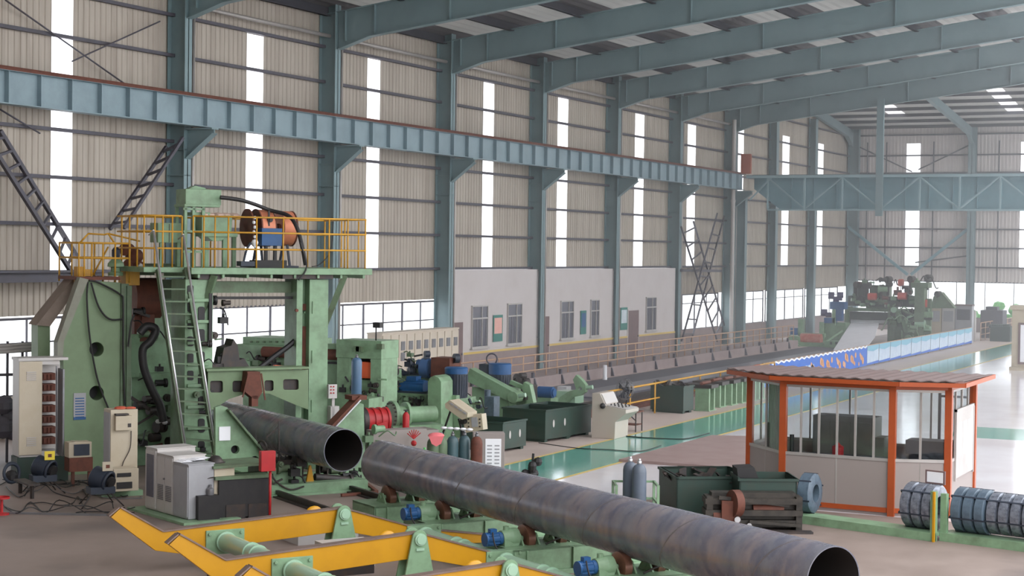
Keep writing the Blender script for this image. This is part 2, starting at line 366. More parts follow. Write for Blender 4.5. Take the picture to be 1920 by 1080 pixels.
# side wall
strips = [(38.39, 39.3), (48.02, 48.99), (55.87, 56.81), (65.49, 66.5), (73.14, 74.29), (82.75, 84.0), (90.58, 91.87), (98.96, 100.36), (108.3, 109.8), (116.58, 117.9)]
OFF0, OFF1 = 61.75, 87.6
ZS0, ZS1 = 4.62, 12.56
def strip_top(x): return ZS1 if x < 95 else 13.1
mb = MB()
mb.corr((-6, W), (27, W), 0, 17.6)  # unseen stretch beside the camera, added to block light from the near end
edges = [27.]+[e for s_ in strips for e in s_]+[XE]
for i in range(len(edges)-1):
    a, b = edges[i], edges[i+1]
    if i % 2 == 0: mb.corr((a, W), (b, W), ZS0, 17.6)
    else: mb.corr((a, W), (b, W), strip_top(a), 17.6)
mb.corr((27, W), (OFF0, W), 3.38, ZS0); mb.corr((OFF1, W), (XE, W), 3.08, ZS0)
mb.box(27, W-.02, 0, OFF0, W+.2, 1.15)
st('wall_left', mb, SH)
mb = MB(); mb.box(OFF1, W-.05, 0, XE, W+.2, 1.08); st('wall_left_brick_base', mb, WS)
for i, (a, b) in enumerate(strips):
    mb = MB(); mb.box(a-.03, W+.04, ZS0-.03, b+.03, W+.05, strip_top(a)+.03)
    st('window_%d' % (i+1), mb, FRP)
# low window bands
def band(name, x0, x1, z0, z1, mull, Yp=W+.05, zm=None, fr=.045):
    mb = MB(); mb.box(x0, Yp+.02, z0, x1, Yp+.03, z1); g = st(name, mb, GLS)
    mb = MB(); mb.bar((x0, Yp, z0), (x1, Yp, z0), fr*1.6, fr*1.6); mb.bar((x0, Yp, z1), (x1, Yp, z1), fr*1.6, fr*1.6)
    for z in (zm or []): mb.bar((x0, Yp, z), (x1, Yp, z), fr, fr)
    n = max(1, round((x1-x0)/mull))
    for k in range(n+1):
        x = x0+(x1-x0)*k/n; mb.bar((x, Yp, z0), (x, Yp, z1), fr, fr*(1.6 if k % 2 == 0 else 1))
    f = link(name+'_frame', mb, GI); f.parent = g
    return g
band('window_11', 27, 43.5, 1.15, 3.3, 1.5, zm=[2.62]); band('window_12', 44.1, 52.4, 1.15, 3.38, 1.36, zm=[2.5]); band('window_13', 52.9, OFF0, 1.15, 3.3, 1.45, zm=[2.55])
for i, (a, b) in enumerate(((88.2, 96.2), (96.9, 104.8), (105.3, 113.6), (114, 122.3))): band('window_%d' % (14+i), a, b, 1.08, 3.05, 2.0, zm=[2.55])
# girts
mb = MB()
for z in (4.62, 5.98, 7.32, 8.68, 10.03, 11.36, 12.62, 14.1, 15.5):
    mb.box(27, W-.2, z-.05, XE, W-.06, z+.05)
st('trim_1', mb, GI)
# end wall
mb = MB(); yy = [W, 29.2, 28.2, 21.15, 20.15, -6.]
for i in range(5):
    a, b = yy[i], yy[i+1]
    if i % 2 == 0: mb.corr((XE, a), (XE, b), 3.55, 17.6)
    else: mb.corr((XE, a), (XE, b), 3.55, ZS0); mb.corr((XE, a), (XE, b), 13.5, 17.6)
st('wall_end', mb, SL)
mb = MB(); mb.box(XE-.02, -6, 0, XE+.2, W, 1.0); st('wall_end_brick_base', mb, WS)
for i, (a, b) in enumerate(((28.2, 29.2), (20.15, 21.15))):
    mb = MB(); mb.box(XE+.04, a-.03, ZS0-.03, XE+.05, b+.03, 13.53); st('window_%d' % (18+i), mb, FRP)
mb = MB(); mb.box(XE+.06, -6, 1.0, XE+.07, W-.2, 3.55); g = st('window_20', mb, GLS)
mb = MB()
for z in (1.0, 3.55): mb.bar((XE+.05, -6, z), (XE+.05, W, z), .08, .08)
for k in range(20): mb.bar((XE+.05, W-2*k, 1), (XE+.05, W-2*k, 3.55), .05, .05)
link('window_20_frame', mb, GI).parent = g
mb = MB()
for z in (4.62, 5.98, 7.32, 8.68, 10.03, 11.36, 12.62, 14.1, 15.5): mb.box(XE-.2, -6, z-.05, XE-.06, W, z+.05)
for y in (32.0, 30.6, 27.2, 22.6, 18.6): mb.cyl((XE-.25, y, 3.6), (XE-.25, y, 13.6), .05, n=8)
st('trim_2', mb, GI)
# roof: sheet and purlins
SLP = .128
def zlow(y): return 12.85+SLP*(31.9-y)
def zup(y): return zlow(y)+1.1
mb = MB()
YR1 = 7.0; ys = [W+.2-(W+.2-YR1)*k/120 for k in range(121)]  # roof edge cut short out of view so sky light enters
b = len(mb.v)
for xa, xb in ((-6., 97.4),):  # sheet extended back over the camera to darken the near area
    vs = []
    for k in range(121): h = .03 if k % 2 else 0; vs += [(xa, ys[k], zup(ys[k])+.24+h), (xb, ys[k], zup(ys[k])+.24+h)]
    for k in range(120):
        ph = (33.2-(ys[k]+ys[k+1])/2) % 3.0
        mb.mi(1 if ph < .95 or ph > 2.75 else 0); mb.add([vs[2*k], vs[2*k+1], vs[2*k+3], vs[2*k+2]], [(0, 1, 2, 3)])  # dark bands beside each purlin paint shadow into the sheet colour
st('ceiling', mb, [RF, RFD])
mb = MB(); k = 0; y = 33.2
while y > YR1:
    mb.box(-6, y-.04, zup(y)-.08, 97.4, y+.04, zup(y)+.235); mb.box(-6, y-.15, zup(y)-.08, 97.4, y+.04, zup(y)-.05); y -= 3.0
st('trim_3', mb, PU)
# roof of the cross hall beyond, with two daylight strips
def zt(x): return 14.7+.1*(XE-x)
mb = MB(); yb = [W+.2, 29.3, 28.1, 21.2, 20.1, 10.]  # last edge stops short out of view to let daylight in
for i in range(5):
    cut = [(97.4, XE)] if i % 2 == 0 else [(97.4, 104), (120, XE)]
    for a, c in cut:
        mb.add([(a, yb[i], zt(a)), (c, yb[i], zt(c)), (c, yb[i+1], zt(c)), (a, yb[i+1], zt(a))], [(0, 1, 2, 3)])
st('ceiling_cross_hall', mb, RF)
for i, (a, c) in enumerate(((28.1, 29.3), (20.1, 21.2))):
    mb = MB(); mb.add([(104, a, zt(104)), (120, a, zt(120)), (120, c, zt(120)), (104, c, zt(104))], [(0, 1, 2, 3)]); st('window_%d' % (21+i), mb, FRP)
mb = MB(); x = 98.5
while x < XE: mb.box(x-.04, 10, zt(x)-.24, x+.04, W, zt(x)-.02); x += 2.3
st('trim_4', mb, PU)
# gable closing the step between the two roofs
mb = MB(); mb.add([(97.3, W, zup(W)), (97.3, 2, zup(2)), (97.3, 2, zt(97.3)+1.6), (97.3, W, zt(97.3)+.1)], [(0, 1, 2, 3)]); st('wall_step', mb, SH)
# eave tubes
mb = MB()
for i in range(6):
    a = X0+BAY*i; mb.cyl((a+.3, 32.95, 12.95), (a+BAY-.1, 32.95, 12.95), .07, n=10)
st('trim_5', mb, AL)

# ---------------------------------------------------------------- columns
ordn = ['first', 'second', 'third', 'fourth', 'fifth', 'sixth', 'seventh', 'eighth', 'ninth', 'tenth']
def hcol(mb, hx, hy, z1, fw=.34):   # centred H section, web along y
    mb.box(-fw/2, -hy, 0, fw/2, -hy+.03, z1); mb.box(-fw/2, hy-.03, 0, fw/2, hy, z1); mb.box(-.02, -hy, 0, .02, hy, z1)
beh = ['behind the ladder of the green machine', 'left of the tall translucent strip behind the platform end', 'at the left end of the white office wall', 'between the first and second pairs of office windows', 'left of the office notice board and door', 'at the right end of the white office wall', 'beside the white downpipe', 'between two windows right of the girder end', 'between the last two side windows', '']
for i in range(9):
    x = X0+BAY*i+.17; F = Fr(x, W-.36, 0)
    if i == 6: F = Fr(96.9, W-.36, 0)
    r = T('steel_column', F, 'blue-grey steel wall column, %s from the left, %s' % (ordn[i], beh[i]), 'column', 'side wall columns')
    big = i < 7
    hy = .34 if big else .25
    mb = MB(); hcol(mb, .2, hy, 14.1 if i < 7 else 14.6, .36 if big else .5)
    mb.box(-.012, -hy, 4.5, .19, hy, 4.53)
    for z in (1.5, 4.5, 7.6, 8.4): mb.box(-.16, -hy, z, .16, hy, z+.02)
    link('shaft', mb, ST, r)
    if i < 7:
        mb = MB(); mb.prism([(-.33, 9.05), (-1.35, 9.05), (-1.35, 8.92), (-.33, 8.15)], -.02, .02, 'x'); mb.box(-.18, -1.38, 9.02, .18, -.33, 9.07)
        mb.bar((0, -1.35, 8.9), (0, -.33, 8.12), .3, .025); link('bracket', mb, ST, r)
        mb = MB(); mb.cyl((.32, -.3, .3), (.32, -.3, 12.9), .05, n=8); link('cable_conduit', mb, AL, r)
F = Fr(96.2, W-.8, 0)
mb = MB(); mb.cyl((0, 0, 0), (0, 0, 13.2), .12, n=12)
for z in (4.7, 8.4): mb.cyl((0, 0, z), (0, 0, z+.12), .15, n=12)
S('downpipe', F, mb, WC, 'white rainwater downpipe running full height beside the seventh wall column', 'pipe')
mb = MB(); hcol(mb, .2, .4, 15., .5); S('steel_column', Fr(XE-.35, W-.5, 0), mb, ST, 'blue-grey steel corner column where the side wall meets the end wall', 'column')
for y_, lab in ((24.4, 'blue-grey steel column of the end wall, right of the V brace'), (15.3, 'blue-grey steel column of the end wall beyond the right edge of the view')):
    mb = MB(); hcol(mb, .2, .3, 15.2, .5); S('steel_column', Fr(XE-.5, y_, 90), mb, ST, lab, 'column')
# ---------------------------------------------------------------- rafters
pos = ['nearest the camera, cut off by the top of the photo', 'second from the camera', 'third from the camera', 'fourth from the camera', 'fifth from the camera', 'sixth from the camera', 'farthest of the main hall, over the girder end']
for i in range(7):
    x = X0+BAY*i+.17; F = Fr(x, 0, 0); r = T('roof_rafter', F, 'blue-grey tapered steel roof rafter, %s' % pos[i], 'rafter', 'main hall rafters')
    mb = MB(); y0_, y1_ = W-.1, 2.2
    mb.prism([(W-.1, zlow(31.9)-.35), (32.7, zlow(31.9)-.35), (31.4, zlow(31.4)), (y1_, zlow(y1_)), (y1_, zup(y1_)), (W-.1, zup(W))], -.012, .012, 'x'); link('web', mb, ST, r)
    mb = MB(); mb.bar((0, 31.4, zlow(31.4)), (0, y1_, zlow(y1_)), .32, .03); mb.bar((0, W-.1, zup(W)-.01), (0, y1_, zup(y1_)-.01), .32, .03); mb.bar((0, 32.7, zlow(31.9)-.35), (0, 31.4, zlow(31.4)), .32, .03)
    linkp('flange', mb, ST, r)
    mb = MB()
    for y in (32.4, 31.2, 28.2, 22.6, 17., 11.4, 5.8): mb.box(-.14, y-.012, zlow(y), .14, y+.012, zup(y)-.02)
    linkp('stiffener', mb, ST, r)
for y_, lab in ((24.4, 'blue-grey sloping rafter of the cross hall, running down to the end wall column'), (33.05, 'blue-grey sloping rafter of the cross hall, along the side wall corner'), (15.3, 'blue-grey sloping rafter of the cross hall, at the far right')):
    mb = MB(); mb.prism([(XE-.2, zt(XE)-1.5), (XE-2.2, zt(XE-2.2)-.95), (97.6, zt(97.6)-.85), (97.6, zt(97.6)-.25), (XE-.2, zt(XE)-.25)], -.012, .012, 'y')
    mb.bar((XE-.9, 0, zt(XE)-1.3), (XE-2.2, 0, zt(XE-2.2)-.95), .3, .03); mb.bar((XE-2.2, 0, zt(XE-2.2)-.95), (97.6, 0, zt(97.6)-.85), .3, .03)
    S('roof_rafter', Fr(0, y_, 0), mb, ST, lab, 'rafter')
# ---------------------------------------------------------------- crane runway along the side wall
F = Fr(27, 32.2, 0); r = T('crane_runway_girder', F, 'long riveted grey-blue crane runway girder running the length of the side wall', 'girder')
L_ = 96.4-27
mb = MB(); mb.box(0, -.01, 9.13, L_, .01, 10.0); link('web', mb, SG, r)
mb = MB(); mb.box(0, -.2, 9.1, L_, .2, 9.13); mb.box(0, -.22, 9.98, L_, .22, 10.02); linkp('flange', mb, SG, r)
mb = MB(); mb.box(0, -.05, 10.02, L_, .05, 10.12); mb.box(0, -.23, 9.99, L_, .23, 10.04); link('rail', mb, RU, r)
mb = MB(); x = .6
while x < L_: mb.box(x-.012, -.16, 9.13, x+.012, 0, 9.98); x += BAY/7
linkp('web_stiffener', mb, SG, r)
# ---------------------------------------------------------------- cross hall girder, truss and hanger
F = Fr(96.9, 0, 0); r = T('cross_hall_girder', F, 'teal plate girder with a walkway truss crossing the hall below the far rafters', 'girder')
mb = MB(); Y1 = -4
mb.prism([(31.8, 9.5), (31.8, 9.2), (30.2, 8.0), (Y1, 8.0), (Y1, 9.9), (31.8, 9.9)], .55, .58, 'x'); mb.box(.35, 30.2, 7.95, .8, Y1, 8.0); mb.box(.35, 31.9, 9.88, .8, Y1, 9.93)
y = 29.5
while y > Y1: mb.box(.45, y-.012, 8.0, .56, y+.012, 9.88); y -= 1.33
link('plate_girder', mb, TR, r)
mb = MB(); mb.box(.42, 31.9, 9.93, .54, Y1, 10.03); link('rail', mb, GI, r)
mb = MB(); mb.bar((-.6, 31.9, 9.86), (-.6, Y1, 9.86), .14, .14); mb.bar((-.6, 30.6, 7.95), (-.6, Y1, 7.95), .12, .1); y = 31.6; up = True; k = 0
mb.bar((-.6, 31.7, 8.5), (-.6, 30.4, 9.8), .08, .08)
y = 30.6
while y > Y1:
    mb.bar((-.6, y-2.2 if k % 2 else y, 9.8), (-.6, y if k % 2 else y-2.2, 8.0), .08, .08)
    mb.bar((-.6, y, 9.8), (-.6, y, 8.0), .09, .09); y -= 2.2; k += 1
link('truss', mb, TW, r)
mb = MB(); mb.box(-.7, 31.9, 9.93, .4, Y1, 9.96); link('walkway', mb, ST, r)
mb = MB(); mb.box(-.78, 23.85, 7.6, -.62, 24.25, 14.2); S('hanger_post', Fr(96.9, 0, 0), mb, ST, 'blue-grey steel hanger post dropping from the far rafter past the teal girder', 'post')
mb = MB(); mb.box(-.1, -.3, 0, .1, .3, 1.15); S('end_stop', Fr(96.2, 31.9, 0, 10.04), mb, OR, 'rust-red crane end stop plate at the far end of the runway girder', 'plate')
for i in (0,):
    F = Fr(97.3, W-.9, 0); mb = MB(); hcol(mb, .2, .35, 9.0, .4); S('steel_column', F, mb, ST, 'blue-grey steel stub column carrying the end of the teal cross girder', 'column')
# V brace on end wall
mb = MB()
for a, b in (((1590, 425), (1702, 515)), ((1814, 430), (1708, 515))):
    p, q = at(*a, X=XE-.5), at(*b, X=XE-.5); mb.bar(p, q, .2, .2)
S('wall_brace', WORLD, mb, TR, 'teal V-shaped steel brace on the end wall below the girder', 'brace')
for a, b, l_ in (((1610, 275), (1710, 322), 'thin dark tie rod high on the end wall, left of the daylight strip'), ((1826, 268), (1722, 318), 'thin dark tie rod high on the end wall, right of the daylight strip'), ((1812, 480), (1716, 492), 'thin dark tie rod low on the end wall inside the V brace')):
    p, q = at(*a, X=XE-.3), at(*b, X=XE-.3); mb = MB(); mb.cyl(p, q, .05, n=6); S('tie_rod', WORLD, mb, GI, l_, 'rod')
# diagonal laced braces
def laced(name, A, B, label, n, wA=.11, mt=None):   # A,B: chords ((px),(px)) on two planes
    F = Fr(0, 0, 0); r = T(name, F, label, 'brace'); ch = []
    for (pts, Yp) in (A, B):
        p, q = at(*pts[0], Y=Yp), at(*pts[1], Y=Yp); ch.append((p, q)); mb = MB(); mb.bar(p, q, wA, wA); link('chord', mb, mt or GI, r)
    mb = MB()
    for k in range(n+1):
        t = (k+.5)/(n+1); a, b = ch[0][0].lerp(ch[0][1], t), ch[1][0].lerp(ch[1][1], t); mb.bar(a, b, .07, .07)
    linkp('lacing_bar', mb, mt or GI, r)
laced('laced_brace', (((-30, 250), (135, 512)), 32.5), (((0, 245), (143, 480)), 33.2), 'dark blue-grey laced diagonal brace at the far left, sloping down to the yellow cage', 9)
laced('laced_brace', (((343, 258), (232, 428)), 32.5), (((312, 275), (206, 430)), 33.2), 'dark laced diagonal brace rising right to the first column bracket', 6, .09)
laced('laced_brace', (((1277, 425), (1345, 640)), 32.5), (((1300, 415), (1358, 610)), 33.2), 'laced brace leg sloping down right, left of the white downpipe', 8, .08)
laced('laced_brace', (((1345, 400), (1278, 640)), 32.5), (((1358, 405), (1296, 640)), 33.2), 'laced brace leg sloping down left, crossing the other near the downpipe', 8, .08)
mb = MB(); p, q = at(1277, 507, Y=32.7), at(1352, 508, Y=32.7); mb.bar(p, q, .14, .14); S('tie_beam', WORLD, mb, GI, 'horizontal tie beam through the crossed laced braces', 'beam')
for k, (a, b) in enumerate((((10, 0), (235, 158)), ((135, 115), (300, 40)), ((0, 205), (75, 250)))):
    mb = MB(); mb.cyl(at(*a, Y=W-.3), at(*b, Y=W-.3), .025, n=6)
    S('tie_rod', WORLD, mb, GI, ['thin wall tie rod sloping down right across the first daylight strip', 'thin wall tie rod rising right toward the first column top', 'thin wall tie rod below the girder at the left edge'][k], 'rod')
mb = MB(); mb.box(27, 32.5, 4.35, 39.6, 32.7, 4.68); mb.box(27, 32.3, 4.62, 39.6, 32.9, 4.68)
S('wall_beam', WORLD, mb, GI, 'dark horizontal steel beam on the wall at the left edge', 'beam')

# ---------------------------------------------------------------- offices
YO = 32.95
mb = MB(); mb.box(OFF0, YO, 1.12, OFF1, W+.1, 4.56)
st('wall_office', mb, WP)
mb = MB(); mb.box(OFF0, YO-.02, 0, OFF1, W+.1, 1.08); st('baseboard_office', mb, WS)
mb = MB(); mb.box(OFF0, YO-.04, 1.05, OFF1, YO+.05, 1.14); st('trim_6', mb, F_YEL)
n = 23
for (x0, y0, x1, y1) in ((883, 573, 913, 650), (950, 569, 977, 643), (1050, 564, 1074, 632), (1106, 562, 1122, 629), (1210, 557, 1229, 617)):
    a, b = at(x0, y1, Y=YO), at(x1, y0, Y=YO); Xa, Xb, za, zb = a.x, b.x, 1.32, b.z
    mb = MB(); mb.box(Xa, YO-.03, za, Xb, YO-.02, zb); g = st('window_%d' % n, mb, DG); n += 1
    mb = MB(); zm = zb-(zb-za)*.3
    for z in (za, zm, zb): mb.box(Xa-.03, YO-.07, z-.03, Xb+.03, YO-.0, z+.03)
    for x in (Xa, Xa+(Xb-Xa)*.62, Xb): mb.box(x-.02, YO-.07, za, x+.02, YO, zb)
    mb.box(Xa-.1, YO-.12, za-.09, Xb+.1, YO, za-.03)
    link('frame', mb, WC, g)
    mb = MB()
    for k in range(5): x = Xa+(Xb-Xa)*(k+.5)/5; mb.box(x-.02, YO-.045, za, x+.02, YO-.031, zm)
    link('curtain', mb, GR, g)
for i, (x0, x1, y0) in enumerate(((849, 866, 603), (1019, 1028, 592), (1177, 1196, 580))):
    a, b = at(x0, y0, Y=YO).x, at(x1, y0, Y=YO).x; mb = MB(); mb.box(a, YO-.06, 0, b, YO-.02, 2.42); g = st('door_%d' % (i+1), mb, BR)
    mb = MB(); mb.box(a-.08, YO-.05, 0, a, YO, 2.5); mb.box(b, YO-.05, 0, b+.08, YO, 2.5); mb.box(a, YO-.05, 2.42, b, YO, 2.5); link('frame', mb, WP, g)
    mb = MB(); mb.cyl((b-.12, YO-.06, 1.1), (b-.12, YO-.12, 1.1), .04, n=8); link('door_handle', mb, GR, g)
for i, (x0, y0, x1, y1, mt, lab) in enumerate(((923, 590, 941, 641, 0, 'green-framed notice poster with a pink field between the first two office windows'), (1087, 582, 1098, 627, 1, 'green and blue poster between the second pair of office windows'), (1162, 576, 1175, 619, 2, 'green-framed pale notice board left of the brown office door'))):
    a, b = at(x0, y1, Y=YO), at(x1, y0, Y=YO); F = Fr(a.x, YO-.03, 0); r = T('poster', F, lab, 'poster')
    wd, za, zb = b.x-a.x, a.z, b.z
    mb = MB(); mb.box(0, -.02, za, wd, 0, zb); link('backing', mb, TL, r)
    mb = MB(); mb.box(.08, -.025, za+(zb-za)*.3, wd-.08, -.02, zb-.12); link('printed_sheet', mb, [mat('poster_pink', (232, 180, 168), dirt=.3, dcol=(220, 120, 110), scale=5), BL, mat('poster_pale', (206, 218, 226), dirt=.3)][mt], r)

# ---------------------------------------------------------------- pit edge, tracks, railings
mb = MB(); mb.box(50, 28.7, 0, 96.5, 30.4, .42)
r = S('pit_kerb', WORLD, mb, WS, 'long pale concrete kerb between the dark strip track and the far railing', 'kerb')
mb = MB(); x = 53.
while x < 95: mb.prism([(28.7, .4), (28.66, .4), (28.55, .03), (28.7, .03)], x, x+.07, 'x'); mb.box(x-.03, 28.7, .42, x+.1, 28.8, .62); x += 2.6
linkp('bracket_plate', mb, GI, r)
def railing(name, xa, xb, y, zb_, zt_, mids, step, mt, label, rr=.028):
    r = T(name, Fr(xa, y, 0), label, 'railing'); n = round((xb-xa)/step); L = xb-xa
    mb = MB(); mb.cyl((0, 0, zt_), (L, 0, zt_), rr*1.15, n=8); link('top_rail', mb, mt, r)
    for z in mids: mb = MB(); mb.cyl((0, 0, z), (L, 0, z), rr*.9, n=8); link('mid_rail', mb, mt, r)
    p0 = None
    for k in range(n+1):
        if p0 is None: mb = MB(); mb.cyl((0, 0, zb_), (0, 0, zt_), rr, n=8); p0 = link('post', mb, mt, r)
        else: p = p0.copy(); COL.objects.link(p); p.parent = r; p.location = (L*k/n, 0, 0)
    return r
railing('guard_railing', 54., 96.4, 28.95, .42, 1.285, (.98, .68), 1.07, YF, 'faded pink-yellow guard railing along the strip track in front of the offices')
railing('guard_railing', 49.5, 67.2, 20.95, 0, 1.0, (.5,), 2.1, YR, 'yellow guard railing along the near side of the strip track, left of the blue banners', .03)
for k, y in enumerate((22.2, 23.4)):
    mb = MB(); mb.box(0, -.03, .12, 40, .03, .26); mb.box(0, -.1, .0, 40, .1, .12); S('floor_rail', Fr(46, y, 0), mb, [RU, DK][k], ['rusty floor rail nearest the yellow railing', 'dark floor rail beside the strip track'][k], 'rail')
# small white marker posts by track
for (x, y, lab) in ((1134, 712, 'short white marker post at the track edge above the fan'), (1322, 648, 'white marker post standing by the far railing')):
    p = at(x, y); mb = MB(); mb.cyl((0, 0, .0), (0, 0, .12), .1, n=12); mb.cyl((0, 0, .12), (0, 0, .62), .085, n=12); S('marker_post', Fr(p.x, p.y, 0), mb, WH, lab, 'post')
# banners on the near rail
XB = at(1625, 660, Y=21.0).x; XB1 = at(1822, 630, Y=21.0).x; XB0 = 66.
r = T('blue_banner', Fr(XB0, 21.0, 0), 'long deep blue banner with orange figures hung on the railing, left of the pale panels', 'banner')
mb = MB(); L = XB-XB0; n = 22
poly = [(0, .06), (L, .06)]+[(L*(1-k/(n*2)), .98-(.08 if k % 2 else 0)) for k in range(n*2+1)]
mb.prism(poly, -.02, .0, 'y'); link('cloth', mb, BN, r)
mb = MB(); mb.prism([(L*(1-k/(n*2)), .98-(.08 if k % 2 else 0)) for k in range(n*2+1)]+[(L*k/(n*2), 1.04-(.07 if k % 2 else 0)) for k in range(n*2+1)], -.03, .01, 'y'); link('white_edging', mb, WH, r)
mb = MB()
for k in range(7):
    x = L*.42+k*L*.085
    for q in range(5): mb.prism(circ(x+(q*.37) % .9-.4, .2+(q*.31+k*.17) % .5, .1+.04*((q+k) % 3), 7), -.03, -.021, 'y')
linkp('orange_figure', mb, mat('banner_orange_print', (222, 150, 90), dirt=.4, dcol=(230, 210, 190), scale=5), r)
mb = MB()
for k in range(12): x = L*.08+k*L*.03; mb.box(x, -.03, .35, x+.35, -.021, .62)
link('white_characters', mb, BP, r)
nb = 11; w_ = (XB1-XB)/nb
for k in range(nb):
    lab = 'pale blue printed banner panel on the railing, %s from the left' % (ordn+['eleventh'])[k]
    if k == 10: lab = 'pale blue printed banner panel on the railing, the rightmost of the row'
    r = T('banner_panel', Fr(XB+w_*k+.06, 21.0, 0), lab, 'banner', 'pale blue banner panels')
    mb = MB(); ww = w_-.12; mb.box(0, -.02, .08, ww, 0, 1.0); link('sheet', mb, BP, r)
    mb = MB(); mb.prism([(0, .78), (ww*.5, .7), (ww, .8), (ww, 1.0), (0, 1.0)], -.03, -.021, 'y'); link('printed_header', mb, BT, r)
    mb = MB(); mb.prism([(0, .08), (ww, .08), (ww, .22), (0, .16)], -.03, -.021, 'y'); link('printed_footer', mb, BN, r)
railing('guard_railing', XB0, XB1+.3, 21.08, 0, 1.0, (.5,), 3.0, YF, 'pinkish railing carrying the blue and pale banners')
p = at(1827, 640); mb = MB(); mb.cyl((0, 0, 0), (0, 0, 1.95), .09, n=10); S('marker_post', Fr(p.x, p.y, 0), mb, WC, 'tall white post at the right end of the pale banners', 'post')
railing('guard_railing', 112., 123., 21.3, 0, 1.15, (.8, .4), 1.6, YF, 'pinkish far guard railing right of the last banner, near the end wall')
# outside: pale building and shrubs behind the windows


# thin dusty air inside the hall
m = bpy.data.materials.new('dusty_air'); m.use_nodes = True; nt = m.node_tree
for n_ in list(nt.nodes): nt.nodes.remove(n_)
o_ = nt.nodes.new('ShaderNodeOutputMaterial'); v_ = nt.nodes.new('ShaderNodeVolumeScatter'); v_.inputs['Color'].default_value = (.96, .97, 1, 1); v_.inputs['Density'].default_value = .0062; v_.inputs['Anisotropy'].default_value = .2
nt.links.new(v_.outputs[0], o_.inputs['Volume'])
mb = MB(); mb.box(42, -24, -.03, XE+.5, W+.5, 18.2); hz = st('haze', mb, m)
# ================================================================ pipes
mat_inner = mat('shaded_pipe_inside', (50, 44, 42), .8, dirt=.4, dcol=(40, 38, 42), scale=3)  # shade of the bore is put into this dark, rough colour
mat_seam = mat('weld_seam_steel', (126, 120, 122), .35, .4, dirt=.4, dcol=(80, 76, 84), scale=5)
def pipe(name, y0, y1, zc, xr, label, R=.455, x1=None):
    F = Fr(*M.w((xr, y0, 0)).xy, -34+math.degrees(math.atan2(-((x1 if x1 is not None else xr)-xr), y1-y0))); r = T(name, F, label, 'pipe')
    L = y1-y0; mb = MB(); t = .016
    mb.lathe((0, 0, zc), (0, 1, 0), [(0, R-t), (0, R), (L, R), (L, R-t)], 64); link('pipe_wall', mb, PIPE, r)
    mb = MB(); mb.lathe((0, 0, zc), (0, 1, 0), [(L, R-t), (0, R-t)], 64); link('inner_surface', mb, mat_inner, r)
    # spiral weld seam
    mb = MB(); pts = []; pitch = 2.15; n = int(L/pitch*28)
    for i in range(n+1):
        s = L*i/n; a = 2*math.pi*s/pitch; pts.append(Vector(((R+.001)*math.cos(a), s, zc+(R+.001)*math.sin(a))))
    vs = []; fs = []
    for i, p in enumerate(pts):
        d = Vector((p.x, 0, p.z-zc)).normalized()
        vs += [p+Vector((0, -.022, 0)), p+Vector((0, 0, 0))+d*.006, p+Vector((0, .022, 0))]
    for i in range(n): fs += [(3*i, 3*i+3, 3*i+4, 3*i+1), (3*i+1, 3*i+4, 3*i+5, 3*i+2)]
    mb.add(vs, fs, True); link('weld_seam', mb, mat_seam, r)
    return r
pipe('steel_pipe', 0., 8.6, 1.1, -.03, 'dark spiral-welded steel pipe leaving the green machine, open end beside the long pipe')
pipe('steel_pipe', -15.96, -2.29, 1.1, -.19, 'long dark spiral-welded steel pipe lying on the roller stands in the foreground', x1=-.23)

# ================================================================ roller stands under the long pipe
def skid(y0, label):
    F = Fr(*M.w((-.2, y0, 0)).xy, -34); r = T('roller_stand', F, label, 'roller stand', 'green roller stands under the long pipe')
    mb = MB(); mb.box(-.85, -.5, .08, 1.75, -.46, .46); mb.box(-.85, .46, .08, 1.75, .5, .46); mb.box(-.85, -.5, .42, 1.75, .5, .46); mb.box(-.85, -.5, .08, -.81, .5, .46); mb.box(1.71, -.5, .08, 1.75, .5, .46)
    mb.box(-.88, -.55, 0, 1.8, .55, .08)
    for x in (-.6, .3, 1.1): mb.box(x, -.54, .08, x+.03, -.5, .44)
    link('base_frame', mb, G, r, .006)
    for sx in (-1, 1):
        x = sx*.31; mb = MB(); mb.lathe((x-.075, 0, .56), (1, 0, 0), [(0, .05), (0, .19), (.01, .225), (.14, .225), (.15, .19), (.15, .05)], 28); link('roller_wheel', mb, [mat_wheel], r)
        mb = MB(); 
        for q in (-.17, .14): mb.prism([(-.2, .46), (.2, .46), (.07, .64), (-.07, .64)], x+q*1., x+q+.03, 'x')
        mb.cyl((x-.2, 0, .56), (x+.2, 0, .56), .04, n=10); link('wheel_bracket', mb, G, r)
    if y0 > -4: return r
    mb = MB(); mb.cyl((-.62, 0, .58), (-.5, 0, .58), .16, n=20); mb.cyl((-.8, 0, .58), (-.62, 0, .58), .13, .16, 20); mb.box(-.8, -.14, .46, -.52, .14, .56); mb.cyl((-.7, 0, .6), (-.7, 0, .78), .05, n=10); link('gearbox', mb, G, r)
    mb = MB(); mb.cyl((-1.08, 0, .58), (-.84, 0, .58), .1, n=18); mb.cyl((-1.11, 0, .58), (-1.08, 0, .58), .115, n=18)
    for k in range(10): a = k*math.pi/5; mb.bar((-1.07, .1*math.cos(a), .58+.1*math.sin(a)), (-.86, .1*math.cos(a), .58+.1*math.sin(a)), .012, .03)
    mb.box(-1.02, -.05, .67, -.9, .05, .75); mb.cyl((-.86, 0, .58), (-.8, 0, .58), .11, n=16); link('motor', mb, BL, r)
    mb = MB(); mb.cyl((.55, -.2, .5), (.95, -.2, .5), .06, n=10); mb.box(.6, -.1, .46, 1.2, .3, .56); mb.tube([(-.1, -.3, .48), (.3, -.36, .6), (.9, -.3, .5)], .018); link('lubrication_unit', mb, DK, r)
    mb = MB(); mb.tube([(-1.0, -.08, .7), (-1.06, -.3, .5), (-.9, -.52, .2), (-.95, -.6, .02)], .014, 6); link('cable', mb, BK, r)
    return r
